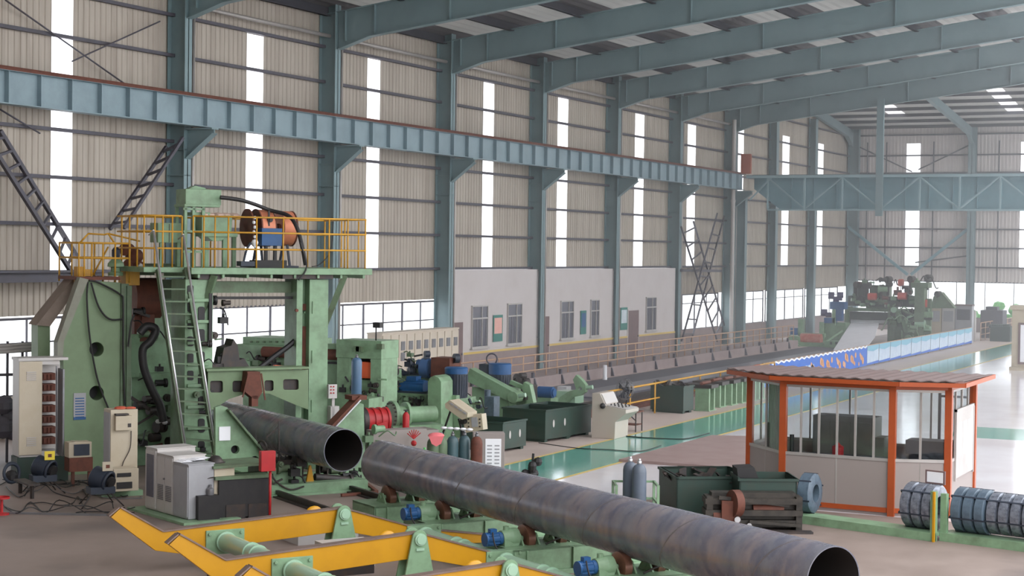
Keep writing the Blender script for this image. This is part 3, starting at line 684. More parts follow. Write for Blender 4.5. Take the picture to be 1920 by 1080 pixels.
mat_wheel = mat('worn_roller_rubber', (120, 82, 66), .35, .3, dirt=.6, dcol=(60, 44, 40), scale=6)
lab = ['green roller stand without a motor, under the far end of the long pipe', 'green roller stand with blue motor, second from the far end of the long pipe', 'green roller stand with blue motor, below the middle of the long pipe', 'green roller stand with blue motor, nearest the bottom edge of the photo']
for y0, l_ in zip((-3.2, -5.45, -8.5, -11.4), lab): skid(y0, l_)

# ================================================================ yellow tilting arms, pivots, torque tubes
def zarm(x): # top edge of an arm against local x
    pts = [(-6.72, 1.16), (-6.0, .60), (-5.8, .55), (-2.75, .80), (-1.3, .36), (.9, -.05)]
    for (a, za), (b, zb_) in zip(pts, pts[1:]):
        if x <= b: return za+(zb_-za)*(x-a)/(b-a)
    return pts[-1][1]
def arm(y0, label):
    F = Fr(*M.w((0, y0, 0)).xy, -34); r = T('tilting_arm', F, label, 'arm', 'yellow tilting arms')
    th = .13
    top = [(-6.74, 1.12), (-6.02, .68), (-2.78, .86), (-1.3, .40), (.3, .16)]
    bot = [(.3, .04), (-1.3, .12), (-2.78, .47), (-5.75, .3), (-6.15, .38), (-6.9, .98)]
    mb = MB(); mb.prism(top+bot, -th/2, th/2, 'y'); link('web', mb, Y, r, .008)
    mb = MB()
    for a, b in zip(top, top[1:]): mb.bar((a[0], 0, a[1]+.012), (b[0], 0, b[1]+.012), .17, .025)
    link('top_strip', mb, [mat_strip], r)
    mb = MB(); mb.bar((-6.93, 0, 1.0), (-6.76, 0, 1.13), .14, .02); link('worn_end_pad', mb, [mat_strip], r)
    mb = MB(); mb.sphere((-3.25, .12, .82), .12, 12, (1.2, .5, .8)); mb.box(-3.36, .05, .7, -3.14, .14, .8); link('rubber_stop', mb, Y, r)
    for nm, xx in (('tube_joint', -4.95), ('tube_joint', -1.2)):
        zc = zarm(xx)-.17 if xx < -2 else .27; mb = MB(); mb.box(xx-.34, -th/2-.03, zc-.21, xx+.34, th/2+.03, zc+.2)
        for bx in (-.28, .28):
            for bz in (-.14, .14): mb.cyl((xx+bx, -th/2-.06, zc+bz), (xx+bx, -th/2-.03, zc+bz), .028, n=8)
        link(nm, mb, G, r, .006)
    return r
mat_strip = mat('bare_steel_edge', (132, 112, 104), .5, .3, dirt=.5, dcol=(96, 72, 62), scale=5)
UA = (-6.0, -8.9, -11.8)
arm(UA[0], 'yellow tilting arm farthest from the camera, its raised tip beside the pale cabinets')
arm(UA[1], 'yellow tilting arm in the middle, crossing the bottom left of the photo')
arm(UA[2], 'yellow tilting arm nearest the camera, mostly cut off by the bottom edge')
def pivot(y0, label, x0=-2.8):
    F = Fr(*M.w((x0, y0, 0)).xy, -34); r = T('pivot_bracket', F, label, 'bracket', 'green pivot brackets')
    for s in (-1, 1):
        mb = MB(); out = [(-.3, 0), (.3, 0), (.13, .8)]+[(.13*math.cos(math.pi*k/8), .8+.13*math.sin(math.pi*k/8)) for k in range(1, 8)]+[(-.13, .8)]
        mb.prism(out, s*.14-.02, s*.14+.02, 'y'); link('side_plate', mb, G, r, .004)
    mb = MB(); mb.cyl((0, -.22, .78), (0, .2, .78), .075, n=20); mb.cyl((0, -.2, .78), (0, -.16, .78), .1, n=20); mb.box(-.07, -.185, .6, .07, -.165, .64); linkp('pin', mb, GM, r)
    mb = MB(); mb.box(-.4, -.3, 0, .4, .3, .03); link('foot_plate', mb, G, r)
pivot(UA[0], 'green pivot bracket carrying the farthest yellow arm'); pivot(UA[1], 'green pivot bracket carrying the middle yellow arm'); pivot(UA[2], 'green pivot bracket of the nearest yellow arm')
tn = [['mint green torque tube joining the left halves of the two farther yellow arms', 'mint green torque tube joining the right halves of the two farther yellow arms'], ['mint green torque tube from the middle yellow arm, left half, cut by the bottom edge', 'mint green torque tube from the middle yellow arm, right half, cut by the bottom edge']]
for j in range(2):
    for i, xx in enumerate((-4.95, -1.2)):
        ya, yb = UA[j]-.1, UA[j+1]+.1; zc = zarm(xx)-.17 if xx < -2 else .27; F = Fr(*M.w((xx, yb, 0)).xy, -34); r = T('torque_tube', F, tn[j][i], 'tube')
        L = ya-yb; mb = MB(); mb.cyl((0, 0, zc), (0, L, zc), .15, n=28); link('tube', mb, GM, r)
        mb = MB()
        for t in (0.02, L*.45, L*.55, L-.06): mb.cyl((0, t, zc), (0, t+.04, zc), .175, n=28)
        linkp('flange', mb, GM, r)
mb = MB(); mb.box(-5.6, -7.6, 0, -2.9, -7.0, .2); mb.box(-5.6, -7.6, .2, -2.9, -7.55, .24); S('floor_channel', Fr(*M.w((0, 0, 0)).xy, -34), mb, DK, 'dark steel channel on the floor between the two farther yellow arms', 'channel')
F = Fr(*M.w((-3.5, -7.0, 0)).xy, -34); mb = MB(); mb.box(0, 0, 0, .9, .5, .42); S('low_box', F, mb, WC, 'pale grey low box behind the middle yellow arm', 'box')
F = Fr(*M.w((-3.0, -4.6, 0)).xy, -34); mb = MB(); mb.box(0, 0, 0, 1.2, .7, .3); S('low_box', F, mb, WC, 'pale grey low box behind the farthest yellow arm, right of the black cabinet', 'box')

# ================================================================ portal of the pipe machine with platform, rails, ladder
F0 = Fr(31.3, 19.2, -34)
r = T('pipe_welding_portal', F0, 'large green portal with railed platform and ladder standing over the emerging pipe', 'machine')
Mf = F0
mb = MB(); mb.fb(Mf, 579, 524, 614, 880, 5.2, 6.0, z0=0); mb.fb(Mf, 555, 524, 566, 880, 5.25, 6.0, z0=0); mb.fb(Mf, 566, 524, 579, 880, 5.5, 6.0, z0=0)
a = Mf.P(585, 600, Y=5.2)
for z in (1.4, 2.6, 3.8): mb.box(a.x, 5.17, z, a.x+.02, 5.2, z+.3)
for y_ in (580, 586): mb.fp(Mf, circ(572, y_, 2), 5.45, 5.5)
link('portal_leg', mb, G, r, .008)
mb = MB(); mb.fb(Mf, 567, 612, 578, 700, 5.4, 5.5); mb.fb(Mf, 567, 570, 574, 582, 5.4, 5.5); mb.fp(Mf, circ(557, 582, 3), 5.2, 5.26); linkp('rusty_slide_strip', mb, RU, r)
mb = MB(); mb.fb(Mf, 346, 524, 398, 905, 5.2, 6.2, z0=0)
for y0 in range(560, 860, 40): mb.fb(Mf, 352, y0, 392, y0+6, 5.12, 5.2)
link('portal_leg', mb, G, r, .008)
mb = MB()
for y0 in range(575, 850, 42): mb.fp(Mf, rrect(372, y0, 384, y0+26, 4), 5.17, 5.2)
for y0 in range(535, 720, 32): mb.fp(Mf, rrect(352, y0, 363, y0+18, 3), 5.17, 5.2)
linkp('leg_slot', mb, BK, r)
mb = MB(); mb.fb(Mf, 395, 528, 556, 549, 5.6, 6.0); link('head_beam', mb, GD, r)
mb = MB(); mb.fb(Mf, 395, 556, 560, 561, 5.5, 5.6); mb.fb(Mf, 392, 550, 398, 650, 5.1, 5.2); link('black_cable_bar', mb, BK, r)
for a, b in (((647, 516), (607, 615)), ((402, 516), (373, 612))):
    mb = MB(); mb.bar(Mf.P(*a, Y=5.1), Mf.P(*b, Y=5.35), .12, .14); link('brace', mb, GD, r)
mb = MB()
mb.fp(Mf, [(390, 693), (578, 693), (578, 768), (556, 760), (505, 738), (468, 736), (430, 748), (400, 768), (390, 768)], 4.9, 4.94,
      [rrect(394, 714, 418, 736, 4), rrect(436, 714, 462, 735, 4), rrect(496, 713, 513, 733, 4), rrect(531, 711, 560, 731, 4)])
mb.fb(Mf, 388, 690, 579, 694, 4.8, 5.4); link('arched_cross_beam', mb, GS, r)
mb = MB(); mb.fb(Mf, 388, 698, 576, 738, 5.0, 5.3); link('beam_hole_shade', mb, DK, r)  # dark plate behind the holes stands in for shade inside the beam
mb = MB(); mb.fp(Mf, [(464, 697), (488, 697), (492, 735), (484, 748), (476, 748), (460, 735)], 4.6, 4.9); mb.fb(Mf, 472, 742, 484, 762, 4.6, 4.8)
mb.bar(Mf.P(466, 700, Y=4.6), Mf.P(455, 745, Y=4.6), .03, .03); mb.bar(Mf.P(490, 700, Y=4.6), Mf.P(497, 750, Y=4.6), .03, .03); link('centre_press_head', mb, RU, r)
# platform
zf = Mf.P(520, 503, Y=5.0).z; xL, xM, xR = Mf.P(272, 505, Y=5.4).x, Mf.P(359, 505, Y=5.0).x, Mf.P(698, 505, Y=5.0).x
mb = MB(); mb.box(xM, 5.0, zf-.15, xR, 7.6, zf); mb.box(xL, 5.5, zf-.12, xM, 7.6, zf)
for k in range(8): x = xM+.2+(xR-xM-.4)*k/7; mb.box(x-.03, 5.05, zf-.24, x+.03, 7.5, zf-.15)
link('platform_deck', mb, G, r, .006)
mb = MB(); mb.fb(Mf, 530, 512, 625, 523, 5.1, 6.2); mb.fb(Mf, 372, 514, 415, 524, 5.15, 6.2); linkp('deck_bearer', mb, DK, r)
zt_ = [Mf.P(500, y, Y=5.05).z for y in (408, 437, 468)]
def rails(segs, posts, ys_, nm):
    mb = MB()
    for z in zt_:
        for (a, b) in segs: mb.cyl((a[0], a[1], z), (b[0], b[1], z), .022, n=8)
    link(nm, mb, YR, r)
    for (x, y) in posts: mb = MB(); mb.cyl((x, y, zf), (x, y, zt_[0]), .02, n=8); link('railing_post', mb, YR, r)
xr0, xr1 = Mf.P(362, 450, Y=5.05).x, Mf.P(686, 450, Y=5.05).x
PX = lambda x, Yv: Mf.P(x, 460, Y=Yv).x
rails([((xr0, 5.05), (xr1, 5.05))], [(PX(x, 5.05), 5.05) for x in (362, 382, 403, 428, 481, 531, 617, 652, 685)], None, 'front_railing')
rails([((xr1, 5.05), (xr1, 7.55)), ((xr1, 7.55), (xL, 7.55))], [(xr1, 6.3), (xr1, 7.55)]+[(PX(x, 7.55), 7.55) for x in (672, 640, 577, 480, 441, 395, 330)], None, 'back_railing')
rails([((xL, 5.5), (xL, 7.55)), ((xL, 5.5), (PX(340, 5.5), 5.5))], [(xL, 5.5), (xL, 6.0), (xL, 6.6), (xL, 7.2), (PX(290, 5.5), 5.5), (PX(305, 5.5), 5.5), (PX(323, 5.5), 5.5), (PX(341, 5.5), 5.5)], None, 'side_railing')
# ladder
A0, A1 = Mf.P(295, 505, Y=5.4), Mf.P(350, 880, Y=4.1); B0, B1 = Mf.P(346, 505, Y=5.4), Mf.P(408, 885, Y=4.1)
for a, b in ((A0, A1), (B0, B1)): mb = MB(); mb.bar(a, b, .05, .16, (0, 1, 0)); link('ladder_stringer', mb, GD, r)
NR = 16
for k in range(NR):
    t = (k+.6)/NR; a, b = A0.lerp(A1, t), B0.lerp(B1, t); mb = MB(); mb.bar(a, b, .11, .035); link('ladder_rung', mb, GD, r)
for (a, b) in (((288, 432), (351, 858)), ((344, 440), (410, 880))):
    mb = MB(); p, q = Mf.P(*a, Y=5.1), Mf.P(*b, Y=3.75); mb.cyl(p, q, .026, n=10); mb.cyl(q, q+Vector((0, .3, -.05)), .02, n=8); mb.cyl(p, p+Vector((0, .35, -.1)), .02, n=8); link('ladder_handrail', mb, SV, r)
mb = MB(); mb.tube([Mf.P(563, 455, Y=5.0), Mf.P(575, 500, Y=4.98), Mf.P(560, 525, Y=4.95)], .02); mb.tube([Mf.P(625, 415, Y=5.2), Mf.P(620, 470, Y=5.2), Mf.P(600, 495, Y=5.2), Mf.P(585, 500, Y=5.1)], .012, 6)
link('hanging_cable', mb, BK, r); clutter(r, Mf, 366, 640, 396, 850, 5.0, 5.1, 10, 21, [BK, GD, DK], .8); clutter(r, Mf, 400, 560, 420, 690, 5.3, 5.5, 8, 22, [BK, GD, DK])

# things on the platform
def onp(px_, py_, Yv): p = Mf.P(px_, py_, Y=Yv); q = Mf.w((p.x, Yv, 0)); return Fr(q.x, q.y, -34, zf)
def blk(F, x0, y0, x1, y1, d0, d1, mb): return mb.fb(F, x0, y0, x1, y1, d0, d1)
F = onp(378, 500, 6.2); r = T('flux_hopper', F, 'green flux box on a tall frame at the left end of the platform', 'hopper')
mb = MB(); mb.fb(F, 348, 355, 415, 384, 0, .7); mb.fb(F, 346, 383, 413, 388, -.03, .73); mb.fp(F, [(352, 355), (366, 348), (384, 352), (388, 355)], .2, .5); link('box', mb, G, r, .01)
mb = MB()
for x in (346, 361, 379):
    for d in (0, .62): a = F.P(x, 400, Y=0); mb.box(a.x, d, 0, a.x+.07, d+.07, F.P(x, 386, Y=0).z)
for y_ in (390, 432, 470): mb.fb(F, 344, y_, 384, y_+4, 0, .06)
link('frame', mb, G, r)
mb = MB(); mb.fb(F, 362, 398, 395, 405, .1, .6); mb.fp(F, [(378, 404), (436, 404), (434, 438), (415, 452), (398, 452), (384, 440)], .05, .7); mb.fb(F, 380, 436, 446, 444, .0, .7); mb.fb(F, 384, 452, 392, 500, .1, .2, z0=0); mb.fb(F, 418, 444, 426, 500, .1, .2, z0=0); mb.fb(F, 436, 444, 443, 500, .5, .6, z0=0); link('tank', mb, G, r, .01)
F = onp(412, 404, 6.35); p = Mf.P(412, 404, Y=6.4)
mb = MB(); 
for k in range(5): mb.sphere((-.42+.2*k, .1+.04*(k % 2), p.z-zf-.0), .17, 10, (1, 1.3, .42))
S('cloth_cover', F, mb, PK if False else mat('pale_pink_cloth', (220, 190, 176), .9, dirt=.3), 'crumpled pale pink cloth lying on the green tank on the platform', 'cloth')
F = onp(315, 500, 6.6); r = T('control_box', F, 'green steel box on the platform behind the left railing', 'box'); mb = MB(); mb.fb(F, 296, 418, 341, 455, 0, .6); mb.fb(F, 300, 455, 306, 500, 0, .1, z0=0); mb.fb(F, 332, 455, 338, 500, 0, .1, z0=0); link('body', mb, G, r, .01); mb = MB(); mb.fb(F, 317, 420, 318, 454, -.01, 0); link('door_gap', mb, DK, r)
# wire reels
for k, (xa, xb, lab) in enumerate(((462, 509, 'orange copper-coloured wire spool, the left one on the platform'), (520, 549, 'orange copper-coloured wire spool, the right one on the platform'))):
    F = onp((xa+xb)/2, 500, 6.3); r = T('wire_spool', F, lab, 'spool')
    a, b = F.P(xa, 428, Y=0).x, F.P(xb, 428, Y=0).x; zc = F.P(500, 428, Y=0).z
    mb = MB()
    if k == 0: mb.cyl((a, 0, zc), (a+.04, 0, zc), .47, n=32); mb.cyl((a+.22, 0, zc), (a+.25, 0, zc), .47, n=32)
    mb.cyl((b-.06, 0, zc), (b-.03, 0, zc), .44, n=32); mb.cyl((a, 0, zc), (b, 0, zc), .12, n=16); linkp('flange', mb, RU, r)
    mb = MB(); mb.cyl((a+(.26 if k == 0 else .03), 0, zc), (b-.07, 0, zc), .455 if k == 0 else .43, n=32); link('wound_strip', mb, CO, r)
    mb = MB()
    for s in (-1, 1): mb.bar((a+.3 if k == 0 else a+.2, s*.35, 0), ((a+b)/2, 0, zc), .05, .05)
    mb.box(a, -.4, 0, b, .4, .05); linkp('stand', mb, BD, r)
F = onp(510, 500, 5.75); r = T('spool_drive', F, 'blue drive box between the two orange spools on the platform', 'motor')
mb = MB(); mb.fb(F, 491, 428, 529, 461, 0, .35); link('housing', mb, BL, r, .01)
mb = MB(); mb.fb(F, 497, 461, 502, 492, .05, .12); mb.fb(F, 514, 461, 519, 492, .05, .12); mb.fb(F, 480, 488, 538, 498, -.05, .4, z0=0); mb.fp(F, circ(507, 412, 5), .1, .3); mb.fb(F, 503, 395, 506, 428, .1, .13); linkp('stand', mb, BK, r)
mb = MB(); 
for k in range(7): q = Mf.P(478-2*(k % 2), 408+k*9, Y=5.72); mb.sphere(q, .045, 8)
q0 = Mf.P(478, 455, Y=5.72); mb.sphere(q0, .09, 8); S('cloth_rag', F0, mb, WH, 'white rags tied on the left spool on the platform', 'rag')
mb = MB(); mb.tube([Mf.P(*q, Y=6.0) for q in ((413, 370), (450, 375), (480, 384), (505, 394))]+[Mf.P(540, 404, Y=5.7), Mf.P(556, 425, Y=5.5), Mf.P(566, 460, Y=5.4), Mf.P(573, 497, Y=5.4)], .05, 10)
S('supply_hose', F0, mb, BK, 'thick black hose from the green flux box over the orange spools to the deck', 'hose')
mb = MB(); mb.tube([Mf.P(456, 495, Y=5.5), Mf.P(462, 470, Y=5.5), Mf.P(470, 455, Y=5.5)], .03); mb.fb(Mf, 452, 490, 478, 499, 5.4, 5.7)
S('wire_feed_stand', F0, mb, BD, 'small dark wire feed stand left of the orange spools', 'stand')

# ================================================================ left press body
FS = Fr(*M.w((0, 6.6, 0)).xy, -34)
r = T('spiral_press', FS, 'tall green press slab with two round holes, left of the ladder', 'machine')
mb = MB(); mb.fp(FS, [(122, 905), (118, 640), (164, 526), (226, 530), (226, 905)], 0, .6, [circ(181, 655, 13.5, 20), circ(181, 737, 13.5, 20)])
link('slab', mb, GS, r, .008)
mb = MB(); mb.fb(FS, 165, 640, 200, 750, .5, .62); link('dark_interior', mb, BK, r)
mb = MB(); mb.fb(FS, 226, 532, 233, 905, -.05, .7, z0=0); mb.fb(FS, 237, 536, 246, 905, .1, .75, z0=0); mb.fb(FS, 232, 532, 240, 905, .15, .2, z0=0); linkp('edge_flange', mb, GD, r)
mb = MB(); mb.fp(FS, [(150, 520), (166, 524), (120, 640), (118, 674), (108, 674), (108, 642)], -.35, 0); link('front_brace', mb, [mat('faded_grey_green', (128, 130, 116), .6, dirt=.6, dcol=(112, 98, 88), scale=2)], r)
mb = MB(); mb.fp(FS, [(94, 610), (94, 690), (71, 690), (71, 606)], .7, 1.3); link('rear_leg', mb, GS, r)
mb = MB(); mb.fp(FS, [(138, 522), (160, 520), (94, 612), (68, 610)], .6, 1.35); link('rear_brace', mb, FPK, r)
mb = MB(); mb.fb(FS, 140, 519, 226, 525, -.05, 1.4); link('top_plate', mb, RU, r)
mb = MB()
for pts in (((165, 528), (163, 560), (167, 620), (176, 680), (187, 725), (203, 765)), ((171, 530), (185, 575), (205, 598), (232, 598)), ((167, 526), (185, 530), (225, 552), (231, 570), (231, 660), (234, 760)), ((240, 650), (246, 605), (252, 590))): mb.tube([FS.P(*q, Y=-.1) for q in pts], .022, 8)
link('cable', mb, BK, r)
FN = FS; r2 = T('notice_sheet', FN, 'white and blue notice sheet fixed on the green press slab', 'notice'); mb = MB(); mb.fb(FS, 138, 737, 161, 787, -.02, 0); link('paper', mb, WG, r2)
mb = MB()
for y_ in range(746, 782, 5): mb.fb(FS, 141, y_, 158, y_+2, -.025, -.02)
mb.fb(FS, 138, 782, 161, 787, -.025, -.02); link('printed_lines', mb, BL, r2)
# rear press body between slab and ladder
FB = Fr(*M.w((0, 7.6, 0)).xy, -34); r = T('forming_press', FB, 'green press body with rusty upper drum behind the ladder', 'machine')
mb = MB(); mb.fb(FB, 246, 700, 345, 905, 0, 1.5, z0=0); mb.fp(FB, [(248, 590), (300, 590), (345, 640), (345, 702), (248, 702)], .3, 1.4); mb.fb(FB, 300, 560, 345, 650, .6, 1.4); mb.fb(FB, 246, 627, 262, 708, -.2, 0); mb.fb(FB, 285, 745, 345, 760, -.3, 0); link('body', mb, G, r, .01)
mb = MB(); a, b = FB.P(248, 560, Y=.5), FB.P(296, 560, Y=.5); mb.cyl((a.x, .5, a.z), (b.x, .5, a.z), .52, n=28); mb.cyl((a.x-.05, .5, a.z), (a.x+.02, .5, a.z), .58, n=28); mb.fb(FB, 252, 590, 290, 640, .1, .8); link('rusty_drum', mb, RU, r)
mb = MB(); mb.fb(FB, 285, 495, 345, 512, 0, 1.2); mb.fb(FB, 262, 498, 290, 516, .2, 1.0); mb.fb(FB, 300, 525, 343, 560, .3, 1.); link('upper_block', mb, GD, r); clutter(r, FB, 250, 690, 340, 860, -.5, -.2, 26, 3, [BK, GD, DK, G, RU]); clutter(r, FB, 250, 575, 300, 640, -.2, .1, 8, 9, [BK, DK, GD, RU])
mb = MB()
for (x, y_, s) in ((262, 760, 9), (285, 770, 8), (300, 800, 12), (290, 820, 9), (315, 790, 8), (278, 748, 7), (322, 828, 10)):
    p = FB.P(x, y_, Y=-.35); mb.cyl((p.x-.12, -.4, p.z), (p.x+.12, -.3, p.z), s/82, n=12)
mb.bar(FB.P(245, 745, Y=-.4), FB.P(330, 800, Y=-.4), .08, .08); mb.bar(FB.P(250, 800, Y=-.4), FB.P(300, 770, Y=-.4), .05, .05); linkp('hydraulic_fitting', mb, DK, r)
mb = MB()
for (x, y_) in ((297, 790), (303, 788), (309, 792)): mb.sphere(FB.P(x, y_, Y=-.6), .08, 8, (1, 1, .7))
S('cloth_rag', FB, MB().add([], []) if False else mb, WH, 'white rag lying on the fittings left of the ladder foot', 'rag')
mb = MB(); mb.tube([FS.P(*q, Y=-.15) for q in ((262, 625), (275, 612), (292, 618), (282, 640), (268, 655), (270, 690), (285, 730), (300, 760), (306, 790))], .1, 12)
S('corrugated_hose', FS, mb, BK, 'thick black corrugated hose looping down left of the ladder', 'hose')
# yellow cage on top
FC = Fr(*M.w((0, 6.8, 0)).xy, -34); r = T('guard_cage', FC, 'yellow tube guard cage on top of the green press slab', 'cage')
def cage():
    zz = [FC.P(200, y_, Y=0).z for y_ in (456, 484, 530)]; xs = [FC.P(x, 490, Y=0).x for x in (148, 158, 172, 193, 216, 243)]
    mb = MB()
    for z in zz[:2]:
        mb.cyl((xs[0], 0, z), (xs[-1], 0, z), .025, n=8); mb.cyl((xs[0], 1.7, z), (xs[-1], 1.7, z), .025, n=8)
        mb.cyl((xs[0], 0, z), (xs[0], 1.7, z), .025, n=8); mb.cyl((xs[-1], 0, z), (xs[-1], 1.7, z), .025, n=8)
    link('rails', mb, YR, r)
    for x in xs: mb = MB(); mb.cyl((x, 0, zz[2]), (x, 0, zz[0]), .022, n=8); link('post', mb, YR, r)
    for x in xs[::2]: mb = MB(); mb.cyl((x, 1.7, zz[2]), (x, 1.7, zz[0]), .022, n=8); link('post', mb, YR, r)
    mb = MB()
    for a, b in (((150, 455), (166, 438)), ((166, 438), (195, 440)), ((203, 438), (214, 455)), ((203, 438), (262, 452)), ((203, 463), (174, 516)), ((195, 440), (203, 438))): mb.cyl(FC.P(*a, Y=.6), FC.P(*b, Y=.6), .022, n=8)
    link('roof_bars', mb, YR, r)
    mb = MB(); mb.fb(FC, 145, 500, 160, 532, .1, .4); mb.fb(FC, 236, 508, 262, 535, .2, .8); mb.fb(FC, 160, 505, 172, 530, .5, .6); linkp('yellow_guard_plate', mb, YR, r)
cage()
r = T('valve_dome', FC, 'green valve dome with grey cap standing inside the yellow cage', 'valve'); p = FC.P(217, 517, Y=.35)
mb = MB(); mb.lathe((p.x, .35, p.z), (0, 0, 1), [(0, .18), (.08, .18), (.1, .12), (.2, .12), (.22, .2), (.3, .19), (.42, .08), (.44, 0)], 20); link('body', mb, G, r)
mb = MB(); mb.lathe((p.x, .35, p.z+.42), (0, 0, 1), [(0, .08), (.06, .1), (.2, .1), (.26, .05), (.27, 0)], 16); link('cap', mb, BD, r)
r = T('rusty_pulley_block', FC, 'rust-brown pulley block hanging right of the yellow cage', 'pulley'); mb = MB()
for (x, y_, s) in ((238, 468, 12), (252, 480, 14), (256, 500, 12), (244, 495, 9)):
    p = FC.P(x, y_, Y=.9); mb.cyl((p.x-.1, .8, p.z), (p.x+.1, 1.0, p.z), s/80, n=14)
linkp('wheel', mb, RU, r); mb = MB(); p = FC.P(258, 506, Y=.6); mb.bar(FC.P(252, 514, Y=.6), FC.P(265, 495, Y=.6), .08, .08); link('pale_lever', mb, WC, r)

# ================================================================ cabinets at left
FL = Fr(*M.w((0, 5.6, 0)).xy, -34)
r = T('control_cabinet', FL, 'tall beige control cabinet at the far left with its right door open, showing relay racks', 'cabinet')
mb = MB(); mb.fb(FL, 36, 676, 40, 856, 0, .6); mb.fb(FL, 36, 675, 112, 684, .02, .6); mb.fb(FL, 36, 846, 112, 856, .02, .6); mb.fb(FL, 40, 680, 112, 850, .55, .6); mb.fb(FL, 35, 671, 128, 676, -.03, .63); link('body', mb, WC, r)
mb = MB(); mb.fb(FL, 36, 678, 79, 853, -.03, .02)
link('door', mb, BE, r, .006)
mb = MB()
for y0 in (697, 820):
    for k in range(5): mb.fb(FL, 50, y0+k*3.6, 68, y0+k*3.6+2, -.045, -.03)
link('door_vent', mb, AL, r)
mb = MB(); mb.bar(FL.P(106, 850, Y=.0), FL.P(106, 686, Y=.0), .03, .03); a = FL.P(108, 770, Y=0); mb.box(a.x, -.42, FL.P(108, 852, Y=0).z, a.x+.04, 0, FL.P(108, 690, Y=0).z); link('open_door', mb, GR, r)
for k in range(7):
    mb = MB(); y0 = 700+k*20; mb.fb(FL, 80, y0, 104, y0+13, .2, .5)
    for q in range(3): mb.fb(FL, 82+q*7, y0+2, 87+q*7, y0+11, .15, .2)
    linkp('relay_module', mb, [RU], r)
mb = MB(); mb.fb(FL, 32, 856, 128, 905, .05, .6, z0=0); link('plinth', mb, GB, r)
F = Fr(*M.w((0, 4.6, 0)).xy, -34); r = T('monitor', F, 'small old beige monitor on a rusty stand between the two tall cabinets', 'monitor')
mb = MB(); mb.fb(F, 129, 829, 172, 858, 0, .35); mb.fp(F, [(133, 832), (140, 828), (170, 828), (172, 832)], .02, .3); link('case', mb, BE, r, .01)
mb = MB(); mb.fb(F, 139, 833, 168, 854, -.02, 0); link('screen', mb, BD, r)
mb = MB(); mb.fb(F, 130, 858, 174, 884, 0, .4); mb.fb(F, 134, 884, 140, 905, .05, .1, z0=0); mb.fb(F, 165, 884, 171, 905, .05, .1, z0=0); linkp('stand', mb, RU, r)
F2 = Fr(*M.w((0, 2.8, 0)).xy, -34); r = T('switch_cabinet', F2, 'beige upright switch cabinet with a small box on its door, standing left of the ladder', 'cabinet')
mb = MB(); mb.fb(F2, 207, 768, 258, 922, 0, .5); link('body', mb, BE, r, .01)
mb = MB(); a = F2.P(207, 850, Y=0); mb.box(a.x-.012, .03, .2, a.x, .47, F2.P(207, 775, Y=0).z); link('side_panel', mb, WG, r)
mb = MB(); mb.fb(F2, 217, 780, 248, 807, -.12, 0); link('door_box', mb, BE, r, .008)
mb = MB(); mb.fb(F2, 240, 794, 246, 801, -.13, -.12); mb.fb(F2, 218, 776, 242, 779, -.14, 0); linkp('latch', mb, DK, r)
mb = MB(); mb.tube([F2.P(*q, Y=-.03) for q in ((246, 808), (244, 840), (232, 865), (228, 878))], .01, 6); link('cable', mb, DK, r)
mb = MB(); mb.fb(F2, 190, 921, 268, 938, -.1, .8, z0=0); S('base_plate', F2, mb, G, 'low green base under the upright beige switch cabinet', 'base')
r = T('welding_power_unit', F2, 'squat beige power unit with two dark grilles in front of the switch cabinet', 'power unit')
mb = MB(); mb.fb(F2, 213, 879, 260, 921, -.5, -.03); link('body', mb, BE, r, .01)
mb = MB(); mb.fb(F2, 220, 887, 246, 894, -.52, -.5); mb.fb(F2, 219, 904, 248, 916, -.52, -.5); linkp('grille', mb, BK, r)
mb = MB(); p = F2.P(226, 765, Y=.2); mb.sphere((p.x, .2, p.z), .12, 10, (1.2, 1, .35)); mb.sphere((p.x+.2, .15, p.z), .1, 10, (1.3, 1, .3)); S('red_cloth', F2, mb, mat('red_orange_cloth', (206, 96, 70), .9, dirt=.3), 'orange-red cloth on top of the switch cabinet', 'cloth')
# pale cabinets in a row
n0, n1 = at(353, 980), at(272, 957); FW = Fr(n0.x, n0.y, math.degrees(math.atan2(n1.y-n0.y, n1.x-n0.x))-90)   # local y from near end to far end
LW = (n1-n0).length
for k, (ya, yb, h, dpt, lab) in enumerate(((LW*.72, LW, 1.3, .85, 'pale cabinet with a dark glass door, farthest and tallest of its row'), (LW*.34, LW*.72, 1.22, .7, 'pale double-door cabinet with slotted vents, middle of the row'), (0, LW*.34, 1.12, .55, 'blue-grey pale cabinet at the near end of the row, papers on top'))):
    F = Fr(*FW.w((0, ya, 0)).xy, FW.deg); r = T('low_cabinet', F, lab, 'cabinet'); L = yb-ya-.02
    mb = MB(); mb.box(0, 0, .06, dpt, L, h); mb.box(-.02, -.01, h, dpt+.02, L+.01, h+.02); link('body', mb, WC if k < 2 else [WG], r, .006)
    mb = MB()
    if k == 0: mb.box(-.025, .03, .1, 0, L-.03, h-.04)
    elif k == 1: mb.box(-.02, .02, .1, 0, L/2-.01, h-.04); mb.box(-.02, L/2+.01, .1, 0, L-.02, h-.04)
    else: mb.box(-.02, .02, .1, 0, L-.02, h-.04)
    link('door', mb, WC if k < 2 else WG, r)
    mb = MB()
    if k == 0: mb.box(-.035, .1, .32, -.025, L-.1, h-.12); link('glass_pane', mb, DG, r)
    if k == 1:
        for q in (0, 1):
            for z in range(9): mb.box(-.03, L*(.08+.5*q), .32+z*.035, -.02, L*(.42+.5*q), .34+z*.035)
        mb.cyl((-.02, L/2, .75), (-.05, L/2, .75), .02, n=8); link('vent_slots', mb, GR, r)
    mb = MB(); mb.box(.03, .03, 0, dpt-.03, L-.03, .06); link('plinth', mb, BK, r)
F = Fr(*FW.w((.56, .0, 0)).xy, FW.deg); r = T('operator_desk', F, 'beige steel desk with a green-grey top beside the row of pale cabinets', 'desk')
